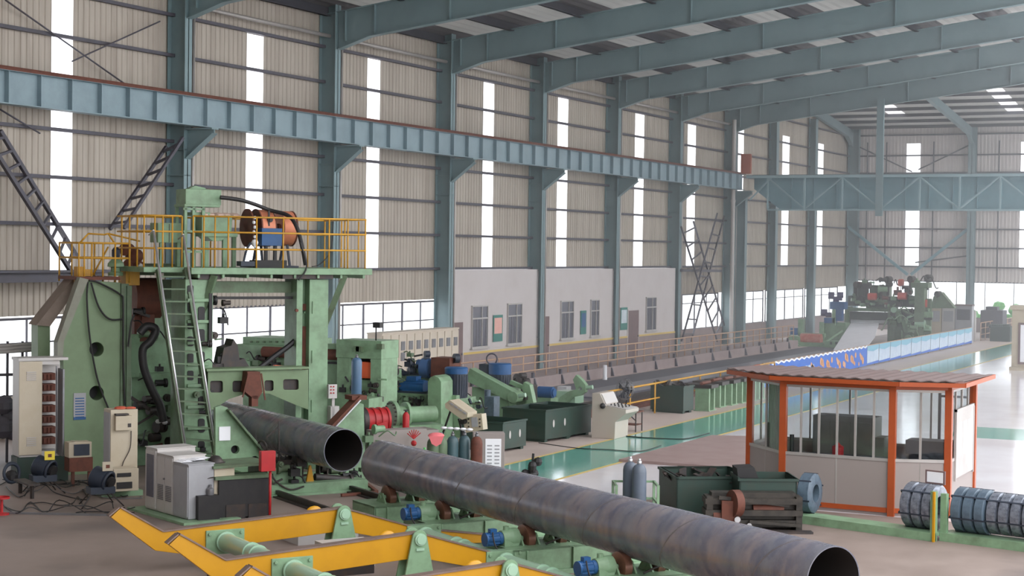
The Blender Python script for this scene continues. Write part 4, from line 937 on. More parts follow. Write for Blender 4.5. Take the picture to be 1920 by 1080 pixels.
mb = MB(); mb.box(0, 0, .0, .45, .9, 1.02); link('body', mb, BE, r, .006); mb = MB(); mb.box(-.05, -.06, 1.02, 1.35, .9, 1.07); mb.box(1.2, 0, 0, 1.3, .8, 1.02); link('top', mb, GD, r)
mb = MB()
for k in range(6): a = k*1.3; mb.box(.02+.1*k, .1+.05*(k % 3), 1.15+.006*k, .3+.1*k, .36+.05*(k % 3), 1.155+.006*k)
S('paper_pile', Fr(*FW.w((-.05, .15, 0)).xy, FW.deg+8), mb, WH, 'white papers lying on the pale cabinet beside the ladder foot', 'paper')
mb = MB(); mb.lathe((0, 0, 0), (0, 0, 1), [(0, .17), (.03, .16), (.08, .13), (.13, .08), (.15, 0)], 18); mb.lathe((0, 0, 0), (0, 0, 1), [(0, .0), (0, .2), (.015, .2), (.015, .15)], 18)
F = Fr(*FW.w((.85, .5, 0)).xy, FW.deg, 1.07); S('hard_hat', F, mb, DK, 'dark rounded hat on the desk top beside the papers', 'hat')
mb = MB(); mb.prism([(LW*.5, 0)], 0, 0) if False else mb.box(-.25, -.3, 0, 1.0, LW+.3, .05); S('base_plate', FW, mb, G, 'green floor plate under the row of pale cabinets', 'base')
# black box
F = Fr(*M.w((0, -1.25, 0)).xy, -34); r = T('black_cabinet', F, 'large black steel cabinet right of the pale cabinets, in front of the pipe carriage', 'cabinet')
mb = MB(); mb.fb(F, 410, 897, 506, 985, 0, .45, z0=.03); link('body', mb, BK, r, .012)
mb = MB(); mb.fb(F, 404, 892, 508, 898, -.03, .5); link('top', mb, GD, r)
mb = MB(); mb.fb(F, 424, 946, 460, 975, -.015, 0); mb.fb(F, 466, 944, 500, 975, -.015, 0); link('door', mb, DK, r)
mb = MB(); mb.fb(F, 372, 930, 412, 985, -.15, .35, z0=.0); S('tool_box', F, mb, BK, 'small black box against the left side of the large black cabinet', 'box')
mb = MB(); p = F.P(394, 930, Y=0); mb.lathe((p.x, 0, p.z), (0, 0, 1), [(0, .07), (.1, .08), (.14, .075), (.18, .03), (.22, .03), (.23, 0)], 14); S('grey_canister', F, mb, GR, 'small grey canister standing on the small black box', 'canister')
mb = MB(); mb.tube([F.P(*q, Y=.05) for q in ((400, 895), (385, 900), (377, 920), (380, 940), (374, 985))], .012, 6); S('thin_cable', F, mb, DK, 'thin dark cable hanging beside the black cabinet', 'cable')
# red sign box
F = Fr(*M.w((-2.33, -1.64, 0)).xy, -34); r = T('red_switch_box', F, 'red box on a red post right of the black cabinet', 'box')
mb = MB(); mb.fb(F, 490, 846, 517, 884, 0, .14); link('box', mb, RD, r, .008); mb = MB(); a = F.P(509, 900, Y=0); mb.cyl((a.x, .07, 0), (a.x, .07, F.P(509, 884, Y=0).z), .028, n=10); mb.box(a.x-.12, -.05, 0, a.x+.12, .19, .02); link('post', mb, RD, r)

# wire feeders and cables
for k, (x, y0, sx, sy, u, lab) in enumerate(((82, 855, 97, 868, 3.9, 'dark drum wire feeder with a yellow sticker, farther left on the floor'), (190, 880, 188, 886, 1.6, 'dark drum wire feeder with a yellow sticker, in front of the switch cabinet'))):
    F = Fr(*M.w((0, u, 0)).xy, -34); r = T('wire_feeder', F, lab, 'wire feeder'); p = F.P(x-4, 895 if k == 0 else 905, Y=0)
    mb = MB(); mb.lathe((p.x-.06, .2, .6), (.28, -.3, -.12), [(0, .2), (.02, .23), (.32, .23), (.34, .18)], 24); mb.torus((p.x+.18, -.06, .5), (.28, -.3, -.12), .2, .03); link('drum', mb, BD, r)
    mb = MB(); mb.cyl((p.x+.2, -.07, .49), (p.x+.24, -.12, .47), .12, n=16); link('reel_core', mb, BK, r)
    mb = MB(); q = (p.x+.12, -.1, .82); mb.box(q[0]-.09, q[1]-.03, q[2]-.09, q[0]+.13, q[1], q[2]+.1); link('sticker', mb, YS if k == 0 else BE, r)
    mb = MB(); mb.box(q[0]-.02, q[1]-.035, q[2]-.03, q[0]+.06, q[1]-.03, q[2]+.04); link('sticker_mark', mb, RU, r)
    mb = MB()
    for a in ((-.45, -.3), (.45, -.25), (-.3, .4), (.4, .35)): mb.cyl((p.x+a[0]*.3, a[1]*.3, .35), (p.x+a[0], a[1], 0), .014, n=6)
    link('stand_leg', mb, DK, r)
    mb = MB(); mb.box(p.x-.22, -.15, .26, p.x+.3, .2, .4); link('base_tray', mb, BD, r)
F = Fr(*M.w((0, 4.6, 0)).xy, -34); r = T('wire_feeder', F, 'small dark open wire drum without sticker at the far left below the tall cabinet', 'wire feeder'); p = F.P(22, 880, Y=0)
mb = MB(); mb.torus((p.x, 0, .38), (.4, -1, .1), .2, .035); mb.torus((p.x+.05, .2, .38), (.4, -1, .1), .2, .03); link('hoops', mb, BD, r); mb = MB(); mb.sphere((p.x+.02, .1, .28), .16, 10); link('coil', mb, BK, r)
rnd = random.Random(8)
cl = ['dark cable snaking over the floor from the far left edge', 'dark cable looping below the left wire feeder', 'dark cable crossing the floor under the monitor', 'dark cable looping in front of the switch cabinet', 'dark cable lying nearest the camera on the left floor', 'dark cable tangled beside the left wire feeder', 'grey cable trailing toward the yellow arm tip', 'dark cable coiled beside the right wire feeder', 'dark cable along the green base plate']
for k in range(9):
    x0, y0 = rnd.uniform(-10, 60), rnd.uniform(898, 955); pts = []
    for i in range(9):
        px_, py_ = x0+i*rnd.uniform(22, 31), y0+rnd.uniform(-16, 22)*(1 if i % 2 else -1)*.7+i*1.5
        p = at(min(px_, 262), min(max(py_, 900), 962), Z=.02); pts.append(p+Vector((0, 0, rnd.choice((0, 0, .01, .12)))))
    mb = MB(); mb.tube(pts, .011, 6); S('floor_cable', WORLD, mb, BK if k != 6 else GR, cl[k], 'cable')
mb = MB(); a, b = at(0, 963), at(232, 968); mb.bar(a+Vector((0, 0, .02)), b+Vector((0, 0, .02)), .06, .04); S('floor_strip', WORLD, mb, GR, 'thin pale steel strip along the floor at the left', 'strip')
mb = MB()
for x, y_ in ((38, 925), (60, 935)): p = at(x, y_); mb.box(p.x-.03, p.y-.03, 0, p.x+.03, p.y+.03, .3)
p, q = at(36, 925), at(64, 936); mb.bar(p+Vector((0, 0, .3)), q+Vector((0, 0, .3)), .25, .04); S('small_bench', WORLD, mb, DK, 'small dark low bench among the floor cables', 'bench')
p = at(3, 965); mb = MB(); mb.lathe((0, 0, 0), (0, 0, 1), [(0, .15), (.03, .15), (.05, .03), (.3, .03), (.32, .16), (.36, .16)], 14); S('red_stool', Fr(p.x, p.y, 0), mb, RD, 'small red stool cut off by the left edge', 'stool')
# junk rack at left edge
F = Fr(*M.w((0, 9.5, 0)).xy, -34); r = T('pipe_rack', F, 'grey steel rack with pale pipes on it at the left edge below the window', 'rack'); mb = MB()
for x in (-10, 12, 40, 62): mb.fb(F, x, 640, x+4, 905, 0, .08, z0=0)
for y_ in (645, 700, 770): mb.fb(F, -20, y_, 66, y_+5, 0, .08)
link('frame', mb, GI, r); mb = MB()
for k, y_ in enumerate((650, 656, 662)): a, b = F.P(-20, y_, Y=-.1-.1*k), F.P(70, y_-6, Y=-.1-.1*k); mb.cyl(a, b, .04, n=8)
linkp('pipe', mb, WC, r)
mb = MB()
for k, (x, y_, s) in enumerate(((8, 760, .25), (18, 780, .2), (5, 800, .3), (22, 810, .2))): p = F.P(x, y_, Y=-1.2); mb.sphere(p, s, 10)
S('scrap_bundle', F, mb, GI, 'bundle of grey scrap beside the beige cabinet at the left edge', 'scrap')
# ================================================================ supports and carriage of the first pipe
F = Fr(*M.w((0, 2.2, 0)).xy, -34); r = T('pipe_cradle', F, 'green pipe carriage with sloping side plates under the emerging pipe', 'carriage')
mb = MB(); mb.fp(F, [(404, 764), (414, 760), (426, 764), (486, 832), (500, 856), (504, 930), (404, 930)], 0, .12, [circ(441, 843, 8), circ(478, 863, 8)]); link('left_side_plate', mb, G, r, .006)
mb = MB(); mb.fb(F, 430, 832, 490, 875, .2, .22); link('dark_backing', mb, BK, r)
mb = MB(); mb.bar(F.P(426, 768, Y=-.05), F.P(500, 858, Y=-.05), .3, .04); link('slope_flange', mb, GD, r)
mb = MB(); mb.fb(F, 411, 800, 432, 826, -.03, -.0); link('white_paper', mb, WH, r)
mb = MB(); mb.fp(F, [(612, 806), (664, 752), (682, 758), (686, 905), (612, 905)], .9, 1.02); link('right_side_plate', mb, G, r, .006)
mb = MB(); mb.bar(F.P(618, 800, Y=.8), F.P(672, 744, Y=.8), .35, .09); mb.fb(F, 660, 742, 688, 750, .7, 1.1); link('dark_slide_rail', mb, RU, r)
mb = MB(); mb.bar(F.P(624, 806, Y=.6), F.P(676, 750, Y=.6), .04, .03); link('bright_edge', mb, SV, r)
mb = MB(); mb.fb(F, 404, 908, 690, 929, -.9, .9); mb.fb(F, 400, 926, 700, 934, -1.0, 1.0); mb.fb(F, 512, 876, 566, 912, -.6, .3); mb.fb(F, 455, 884, 505, 890, -.7, .4); link('base', mb, G, r, .006)
mb = MB(); p = F.P(590, 895, Y=-.5); q = F.P(655, 900, Y=-.5); mb.cyl(p, q, .09, n=14); mb.cyl(q, q+Vector((.06, 0, 0)), .13, n=14); mb.fb(F, 520, 862, 575, 878, -.3, .3); link('hydraulic_cylinder', mb, DK, r)
mb = MB(); p = F.P(580, 908, Y=-.6); mb.prism([(p.x-.1, p.z), (p.x+.1, p.z), (p.x+.02, p.z+.42), (p.x-.02, p.z+.42)], -.65, -.6, 'y'); link('yellow_stop', mb, Y, r)
for s in (-.33, .27):
    mb = MB(); mb.cyl((s-.07, -.4, .6), (s+.07, -.4, .6), .2, n=20); mb.box(s-.11, -.5, .3, s-.08, -.3, .65); mb.box(s+.08, -.5, .3, s+.11, -.3, .65); link('roller', mb, DK, r)
mb = MB(); mb.torus(F.P(492, 838, Y=-.25), (1, .4, .2), .14, .02); mb.bar(F.P(488, 830, Y=-.25), F.P(522, 878, Y=-.25), .05, .05); mb.bar(F.P(523, 790, Y=-.4), F.P(523, 870, Y=-.4), .03, .03); mb.bar(F.P(500, 820, Y=-.3), F.P(523, 800, Y=-.4), .03, .03); mb.tube([F.P(*q, Y=-.95) for q in ((505, 885), (520, 905), (545, 918), (570, 912))], .02); link('hand_wheel_and_hoses', mb, DK, r); clutter(r, F, 500, 845, 560, 905, -.9, -.5, 14, 15, [BK, DK, GD]); clutter(r, F, 600, 880, 690, 910, -.6, -.2, 14, 16, [BK, DK, GD]); clutter(r, F, 690, 800, 730, 860, .6, .9, 8, 17, [GD, DK, G])
for k, (x, lab) in enumerate(((-1.0, 'dark floor rail along the pipe line, left of the long pipe'), (.75, 'dark floor rail along the pipe line, under the carriage right side'))):
    F = Fr(*M.w((x, -3.0 if k else -4.4, 0)).xy, -34); mb = MB(); mb.box(-.14, 0, 0, .14, 6., .03); mb.box(-.04, 0, .03, .04, 6., .14); S('floor_rail', F, mb, DK, lab, 'rail')
mb = MB(); a, b = at(672, 900), at(706, 926); mb.bar(a+Vector((0, 0, .04)), b+Vector((0, 0, .04)), .08, .08); mb.bar(b+Vector((0, 0, .04)), at(640, 932)+Vector((0, 0, .04)), .06, .06); S('floor_bar', WORLD, mb, RU, 'rusty bars lying on the floor below the open pipe end', 'bar')

# ================================================================ winch, gear flange etc. right of the portal
FR_ = Fr(*M.w((0, 4.6, 0)).xy, -34)
r = T('winch_drum', FR_, 'red ribbed winch drum right of the open pipe end', 'drum'); a, b = FR_.P(683, 789, Y=0), FR_.P(724, 787, Y=0); R_ = .32
mb = MB(); mb.cyl(a, b, R_*.9, n=28)
for t in (.05, .35, .65, .95): c = a.lerp(b, t); mb.cyl(c-Vector((.03, 0, 0)), c+Vector((.03, 0, 0)), R_, n=28)
link('drum', mb, RD, r); mb = MB(); mb.cyl(a-Vector((.12, 0, 0)), a, R_*1.02, n=28); mb.fb(FR_, 676, 800, 702, 862, .0, .3, z0=0); link('dark_end', mb, DK, r)
mb = MB(); mb.fp(FR_, [(708, 796), (726, 790), (730, 815), (722, 824), (714, 818)], -.35, -.3); link('guard', mb, RD, r)
mb = MB(); mb.fb(FR_, 684, 812, 735, 862, 0, .6, z0=0); link('pedestal', mb, G, r, .01)
r = T('geared_flange', FR_, 'green bolted round flange with stub shaft beside the red winch drum', 'flange'); c = FR_.P(748, 778, Y=.3)
mb = MB(); mb.cyl(c-Vector((.22, 0, 0)), c-Vector((.12, 0, 0)), .36, n=32); mb.cyl(c-Vector((.12, 0, 0)), c+Vector((.15, 0, 0)), .22, n=24); mb.cyl(c+Vector((.15, 0, 0)), c+Vector((.22, 0, 0)), .32, n=28); mb.cyl(c+Vector((.22, 0, 0)), c+Vector((1.0, 0, 0)), .2, n=20); mb.box(c.x-.3, .0, 0, c.x+1.1, .7, c.z-.25); link('body', mb, G, r)
mb = MB()
for k in range(18): an = k*math.pi/9; d = Vector((0, math.cos(an)*.31, math.sin(an)*.31)); mb.cyl(c+d-Vector((.26, 0, 0)), c+d-Vector((.22, 0, 0)), .018, n=6)
linkp('bolt', mb, DK, r)
def bottle(F, h, R, mt, label, cap=None, group=None, nm='gas_cylinder'):
    r = T(nm, F, label, 'gas cylinder', group); mb = MB(); mb.lathe((0, 0, 0), (0, 0, 1), [(0, 0), (0, R*.92), (.03, R), (h*.82, R), (h*.87, R*.93), (h*.905, R*.72), (h*.925, R*.45), (h*.93, R*.32)], 20); link('body', mb, mt, r)
    mb = MB(); mb.cyl((0, 0, h*.92), (0, 0, h*.97), R*.32, n=10); mb.cyl((0, 0, h*.97), (0, 0, h), R*.2, n=8); mb.cyl((-R*.4, 0, h*.96), (R*.4, 0, h*.96), R*.1, n=6); link('valve', mb, cap or GR, r); return r
p = FR_.P(761, 803, Y=-.2); q = FR_.w((p.x, -.2, 0)); r = T('fire_extinguisher', Fr(q.x, q.y, -34, p.z), 'red fire extinguisher standing beside the green bolted flange', 'fire extinguisher')
mb = MB(); mb.lathe((0, 0, 0), (0, 0, 1), [(0, 0), (0, .085), (.32, .085), (.38, .05), (.4, .03)], 16); link('body', mb, RD, r); mb = MB(); mb.cyl((0, 0, .39), (0, 0, .44), .03, n=8); mb.box(-.06, -.015, .43, .06, .015, .46); link('handle', mb, BK, r)
mb = MB(); q2 = FR_.w((p.x, .1, 0)); mb.box(-.3, -.6, 0, .6, .3, p.z-.0); S('low_bench', Fr(q.x, q.y, -34), mb, PB, 'low grey pedestal carrying the red fire extinguisher', 'pedestal')

# leveller / pinch roll stand behind the portal
KA = K(40.5, 0); r = T('pinch_roll_stand', KA, 'big green pinch roll stand behind and right of the portal, with brown rolls', 'machine')
mb = MB(); mb.fb(KA, 440, 648, 585, 700, .4, 2., ); mb.fb(KA, 455, 634, 580, 650, .6, 1.8); mb.fb(KA, 631, 640, 656, 860, 0, .9, z0=0); mb.fb(KA, 694, 640, 714, 860, 0, .9, z0=0); mb.fb(KA, 630, 638, 715, 672, -.02, .93); mb.fb(KA, 612, 672, 640, 860, .4, 1.2, z0=0); mb.fb(KA, 656, 712, 694, 860, .15, .8, z0=0); mb.fb(KA, 610, 645, 632, 655, .3, .8); mb.fb(KA, 540, 668, 585, 860, .6, 1.6, z0=0); mb.fb(KA, 455, 690, 545, 860, .8, 1.6, z0=0); link('frame', mb, G, r, .008)
mb = MB(); a, b = KA.P(498, 659, Y=.4), KA.P(652, 665, Y=.4); mb.cyl((a.x, .3, a.z), (b.x, .3, a.z), .15, n=20); link('roll', mb, RU, r)
mb = MB(); mb.fb(KA, 614, 679, 648, 683, .3, .4); mb.fb(KA, 516, 674, 545, 678, .5, .6); mb.fb(KA, 656, 672, 694, 712, .6, .62); linkp('dark_slot', mb, BK, r)
mb = MB(); mb.fb(KA, 673, 679, 696, 709, .1, .5); link('orange_coil_box', mb, SKIN, r); clutter(r, KA, 636, 700, 712, 790, -.15, 0, 22, 5, [BK, GD, G, DK]); clutter(r, KA, 460, 640, 556, 686, .2, .4, 12, 6, [BK, GD, DK, G])
mb = MB()
for x, y_ in ((668, 654), (711, 650), (672, 655)): mb.fb(KA, x-5, y_-5, x+5, y_+5, -.15, 0)
for x in range(470, 560, 12): mb.fp(KA, circ(x, 641, 2), .55, .6)
for k in range(14): p = KA.P(662+(k*7) % 34, 722+(k*11) % 50, Y=0); mb.cyl(p, p+Vector((0, .15, 0)), .03, n=6)
linkp('fitting', mb, GD, r)
p = KA.P(705, 635, Y=.2); mb = MB(); mb.cyl((p.x, .2, p.z-.08), (p.x, .2, p.z+.35), .02, n=8); mb.box(p.x-.06, .12, p.z+.3, p.x+.16, .3, p.z+.45); S('lamp_post', KA, mb, BK, 'small black lamp on a stalk on top of the green pinch roll stand', 'lamp')
p = at(668, 745, X=38.6); bottle(Fr(p.x, p.y, 0, p.z), 1.12, .14, BL if False else mat('slate_blue_bottle', (84, 112, 142), .4, dirt=.3), 'slate blue gas cylinder standing in front of the green pinch roll stand')
mb = MB(); mb.box(-.5, -.3, 0, .5, .4, p.z); S('step_block', Fr(p.x+.1, p.y, -90), mb, G, 'green pedestal under the slate blue gas cylinder', 'pedestal')
# white control panel right of portal leg
F = Fr(*M.w((0, 4.9, 0)).xy, -34); r = T('push_button_panel', F, 'white push-button panel beside the right portal leg, pale box below it', 'panel'); mb = MB(); mb.fb(F, 616, 721, 632, 747, 0, .1); mb.fb(F, 620, 762, 636, 802, .1, .3); mb.fb(F, 622, 747, 627, 860, .1, .14, z0=0); link('case', mb, WC, r)
mb = MB()
for x in (620, 625):
    for y_ in (725, 731, 737): mb.fp(F, circ(x+1, y_, 1.4, 8), -.02, 0)
linkp('button', mb, RD, r)
# black winch heap and orange welding head on the arch
F = Fr(*M.w((0, 5.35, 0)).xy, -34); r = T('winding_gear', F, 'dark greasy winding gear heaped on the arched green beam', 'winch'); mb = MB(); mb.fp(F, [(412, 692), (420, 652), (434, 648), (438, 636), (446, 648), (450, 680), (470, 692)], 0, .5); mb.fp(F, [(440, 692), (446, 676), (458, 672), (470, 692)], .1, .7); mb.fb(F, 392, 682, 420, 693, 0, .4); link('body', mb, DK, r)
mb = MB(); mb.tube([F.P(*q, Y=.1) for q in ((484, 692), (500, 680), (515, 668), (540, 650), (556, 636))], .07, 8); link('arm_hose', mb, BK, r)
mb = MB(); mb.bar(F.P(513, 688, Y=.1), F.P(540, 690, Y=.1), .1, .1); mb.bar(F.P(548, 689, Y=.1), F.P(574, 696, Y=.1), .08, .1); S('welding_torch', F, mb, SKIN, 'orange welding torches lying on the arched green beam', 'torch')
# ================================================================ milling and guide machines along the strip line
KB = K(43.5, 0)
r = T('edge_milling_machine', KB, 'green edge milling machine with blue horizontal motor behind the fire extinguisher', 'machine')
mb = MB(); mb.fp(KB, [(802, 860), (802, 716), (806, 708), (814, 704), (822, 708), (827, 716), (827, 860)], -.6, .1); link('upright', mb, G, r, .01)
mb = MB(); mb.fb(KB, 715, 715, 740, 860, 0, .8, z0=0); mb.fb(KB, 742, 738, 800, 743, 0, .6); mb.fb(KB, 747, 742, 753, 775, 0, .1); mb.fb(KB, 768, 742, 774, 775, 0, .1); mb.fb(KB, 786, 742, 792, 775, 0, .1); mb.fb(KB, 742, 760, 802, 860, .2, 1.2, z0=0); mb.fb(KB, 718, 693, 740, 716, .1, .5); link('frame', mb, G, r)
mb = MB(); a, b = KB.P(755, 724, Y=.35), KB.P(799, 724, Y=.35); mb.cyl((a.x, .35, a.z), (b.x, .35, a.z), .2, n=20)
for k in range(12): an = k*math.pi/6; mb.bar((a.x+.08, .35+.2*math.cos(an), a.z+.2*math.sin(an)), (b.x-.03, .35+.2*math.cos(an), a.z+.2*math.sin(an)), .015, .04)
mb.fb(KB, 762, 706, 780, 714, .2, .5); link('blue_motor', mb, BL, r)
mb = MB(); mb.cyl((a.x-.18, .35, a.z), (a.x+.05, .35, a.z), .17, n=20); mb.fb(KB, 745, 734, 800, 738, .1, .6); link('dark_motor_end', mb, BD, r); clutter(r, KB, 716, 745, 800, 800, -.2, .1, 26, 7, [BK, GD, DK, G]); clutter(r, KB, 716, 690, 745, 745, -.1, .1, 10, 8, [DK, GD, G])
mb = MB()
for (x, y_, s) in ((724, 705, .16), (732, 730, .12), (728, 690, .1), (745, 745, .09), (722, 750, .1)): p = KB.P(x, y_, Y=-.1); mb.cyl(p, p+Vector((0, .3, 0)), s, n=12)
linkp('fitting', mb, GD, r)
r = T('hydraulic_unit', K(44.5, 0), 'brown and blue motor unit behind the green edge milling machine', 'hydraulic unit'); KC = K(44.5, 0)
mb = MB(); mb.fb(KC, 808, 671, 843, 712, 0, .7); mb.fb(KC, 843, 700, 852, 716, .3, 1.0); link('brown_housing', mb, RU, r)
mb = MB(); a, b = KC.P(793, 690, Y=.3), KC.P(808, 690, Y=.3); mb.cyl((a.x, .3, a.z), (b.x, .3, a.z), .3, n=24); a2 = KC.P(784, 683, Y=.3); mb.cyl((a2.x, .3, a2.z), (a.x, .3, a2.z), .15, n=16); link('blue_motor', mb, mat('grey_blue_motor', (70, 104, 150), .4, dirt=.4, dcol=(60, 64, 90)), r)
mb = MB()
for (x, y_, s) in ((766, 681, .15), (766, 695, .13), (851, 672, .14), (796, 664, .1), (795, 672, .08)): p = KC.P(x, y_, Y=.2); mb.cyl(p, p+Vector((.1, .12, 0)), s, n=14)
mb.fb(KC, 740, 700, 830, 704, .2, .5); mb.fb(KC, 775, 685, 779, 702, .2, .25); linkp('valve_wheel', mb, BD, r); clutter(r, KC, 828, 735, 900, 790, -.6, -.2, 24, 11, [BK, GD, DK, G, BD]); clutter(r, KC, 745, 660, 800, 700, .1, .3, 12, 12, [GD, DK, BD])
mb = MB(); mb.fb(KC, 745, 703, 830, 860, .4, 1.4, z0=0); mb.fb(KC, 770, 690, 792, 704, .3, .6); link('base', mb, G, r)
KS = K(46, 0); r = T('seat', KS, 'grey operator seat with wire back left of the hydraulic unit', 'seat'); mb = MB(); mb.fp(KS, [(716, 698), (720, 667), (736, 665), (746, 696)], 0, .12); link('back', mb, mat('grey_seat', (112, 104, 108), .7, dirt=.4), r)
mb = MB(); mb.tube([KS.P(*q, Y=.05) for q in ((720, 668), (722, 657), (728, 655), (735, 657), (738, 666))], .02, 6); mb.fb(KS, 714, 696, 748, 860, .1, .5, z0=0); link('frame', mb, GI, r)
for k, (xa, xb, yt, ym, yb, X_, lab) in enumerate(((836, 875, 688, 700, 745, 43.7, 'vertical milling motor with bright blue top, the left of two'), (918, 957, 677, 697, 722, 48.5, 'vertical milling motor with bright blue top, the right of two'))):
    F = K(X_, 0); a = F.P((xa+xb)/2, ym, Y=.3); R_ = (F.P(xb, ym, Y=.3).x-F.P(xa, ym, Y=.3).x)/2; zt2 = F.P(850, yt, Y=.3).z; zm = F.P(850, ym, Y=.3).z; zb2 = F.P(850, yb, Y=.3).z
    q = F.w((a.x, .3, 0)); FF = Fr(q.x, q.y, -90); r = T('vertical_motor', FF, lab, 'motor')
    mb = MB(); mb.lathe((0, 0, zm), (0, 0, 1), [(0, R_*.98), (zt2-zm-.03, R_), (zt2-zm, R_*.9), (zt2-zm+.01, 0)], 28); link('blue_top', mb, BL, r)
    mb = MB(); mb.cyl((0, 0, zb2), (0, 0, zm), R_*.95, n=28)
    for j in range(24): an = j*math.pi/12; mb.box(R_*.95*math.cos(an)-.012, R_*.95*math.sin(an)-.012, zb2+.03, R_*.95*math.cos(an)+.012, R_*.95*math.sin(an)+.012, zm-.02)
    mb.box(-R_*1.9, -.1, zt2-.5, -R_*.9, .3, zt2-.05 if k else zt2-.3); link('dark_body', mb, BD if k else [BD], r)
    mb = MB(); mb.box(-R_, -R_, 0, R_, R_*1.2, zb2); mb.box(-.1, -R_*1.3, zb2-.25, .25, -R_*.7, zb2+.1); link('base', mb, G, r, .01)
    if k:
        mb = MB(); mb.torus((-R_*.8, 0, zt2+.12), (.3, -1, 0), .17, .025); link('lifting_ring', mb, GI, r)
FA = K(45.0, 0)
for k, (F, pts, w_, lab) in enumerate(((K(44.6, 0), ((826, 722), (880, 758)), .34, 'green sloping guide arm, the left of two, below the left vertical motor'), (K(47.4, 0), ((880, 704), (966, 744)), .42, 'green sloping guide arm, the right of two, below the right vertical motor'))):
    r = T('guide_arm', F, lab, 'arm'); a, b = F.P(*pts[0], Y=0), F.P(*pts[1], Y=0); mb = MB(); d = (b-a).normalized(); nrm = Vector((-d.z, 0, d.x))
    mb.prism([((a+nrm*w_*.6).x, (a+nrm*w_*.6).z), ((a-nrm*w_*.4).x, (a-nrm*w_*.4).z), ((b-nrm*w_*.4).x, (b-nrm*w_*.4).z), ((b+nrm*w_*.35).x, (b+nrm*w_*.35).z)], -.15, .25, 'y'); mb.cyl(b-Vector((0, .2, 0)), b+Vector((0, .3, 0)), w_*.42, n=18); link('arm', mb, G, r, .008)
    mb = MB(); c = b+Vector((.05, -.1, .02)); mb.cyl(c, c+Vector((.35, 0, .06)), .07, n=12); link('rod', mb, GM, r)
    mb = MB(); mb.box(a.x+.1, 0, 0, b.x-.2, .8, a.z-.35); mb.box(b.x-.3, .05, 0, b.x+.1, .6, b.z-.3); link('bed', mb, G, r)
F = K(46.4, 0); r = T('lubrication_tank', F, 'small blue-grey tank and box between the two sloping guide arms', 'tank'); mb = MB(); mb.fb(F, 908, 744, 926, 775, -.3, .1, z0=.0); a = F.P(914, 740, Y=-.1); mb.cyl((a.x, -.1, a.z-.1), (a.x, -.1, a.z+.15), .1, n=12); link('body', mb, WR, r, .01)
F = K(48.0, 0); r = T('swing_clamp', F, 'green swing clamp frame right of the guide arms, in front of the small blue motor', 'machine')
mb = MB(); mb.fp(F, [(982, 716), (993, 722), (1000, 755), (994, 768), (984, 766), (986, 748), (978, 728)], -.2, .05); mb.fp(F, [(920, 775), (950, 772), (975, 748), (984, 742), (988, 760), (960, 786), (925, 800)], -.1, .1); mb.fb(F, 922, 736, 942, 741, 0, .3); mb.fb(F, 930, 740, 936, 768, 0, .1); mb.fb(F, 922, 750, 945, 764, -.2, .2); mb.fb(F, 905, 765, 1000, 830, .3, 1.2, z0=0); mb.bar(F.P(958, 716, Y=0), F.P(985, 728, Y=0), .16, .12); link('frame', mb, G, r, .006)
mb = MB(); a = F.P(968, 748, Y=.1); mb.cyl((a.x-.2, .15, a.z), (a.x+.2, .15, a.z), .16, n=16); link('dark_bearing', mb, DK, r); clutter(r, F, 880, 745, 1000, 785, -.5, -.15, 26, 13, [BK, GD, DK, G]); clutter(r, F, 900, 700, 1000, 735, .5, .8, 12, 14, [BK, GD, DK])
F = K(52.0, 0); r = T('small_motor', F, 'small blue horizontal motor beyond the green clamp frame', 'motor'); a, b = F.P(1008, 735, Y=0), F.P(1035, 734, Y=0)
mb = MB(); mb.cyl((a.x, .1, a.z), (b.x, .1, a.z), .19, n=20); mb.cyl((b.x, .1, a.z), (b.x+.06, .1, a.z), .14, n=16); link('body', mb, BL, r); mb = MB(); mb.cyl((a.x-.3, .1, a.z), (a.x, .1, a.z), .16, n=16); mb.box(a.x-.5, -.1, 0, b.x, .5, a.z-.18); link('coupling_and_base', mb, G, r)
F = K(53.5, 0); r = T('hook_arm', F, 'green curved hook arm with an eye, above the third dark bin', 'arm')
mb = MB(); mb.fp(F, [(1036, 790), (1040, 762), (1050, 744), (1066, 734), (1080, 730), (1074, 712), (1080, 703), (1090, 712), (1098, 722), (1097, 735), (1088, 742), (1072, 745), (1062, 756), (1056, 790)], -.1, .12, [circ(1087, 729, 3.8, 12)]); link('arm', mb, G, r, .006)
mb = MB(); a = F.P(1090, 728, Y=0); mb.cyl((a.x+.1, .0, a.z+.02), (a.x+.42, .0, a.z+.06), .07, n=12); mb.box(a.x-1.0, .15, 0, a.x-.3, .9, .6); linkp('pin', mb, GM, r)
F = K(54.0, 0); mb = MB(); mb.fb(F, 1020, 752, 1050, 764, .5, .9); mb.fb(F, 1045, 725, 1062, 733, .8, 1.2, z0=0); S('steel_offcut', F, mb, SV, 'bright steel offcuts lying between the small blue motor and the hook arm', 'scrap')
F = K(50.5, 0); mb = MB(); a = F.P(972, 712, Y=.4)
for (x, y_, s) in ((968, 712, .2), (980, 718, .16), (975, 705, .1)): p = F.P(x, y_, Y=.4); mb.cyl(p, p+Vector((.1, .2, 0)), s, n=12)
mb.fb(F, 955, 722, 995, 800, .5, 1.0, z0=0); S('valve_block', F, mb, DK, 'dark valve block behind the right vertical motor', 'valve')
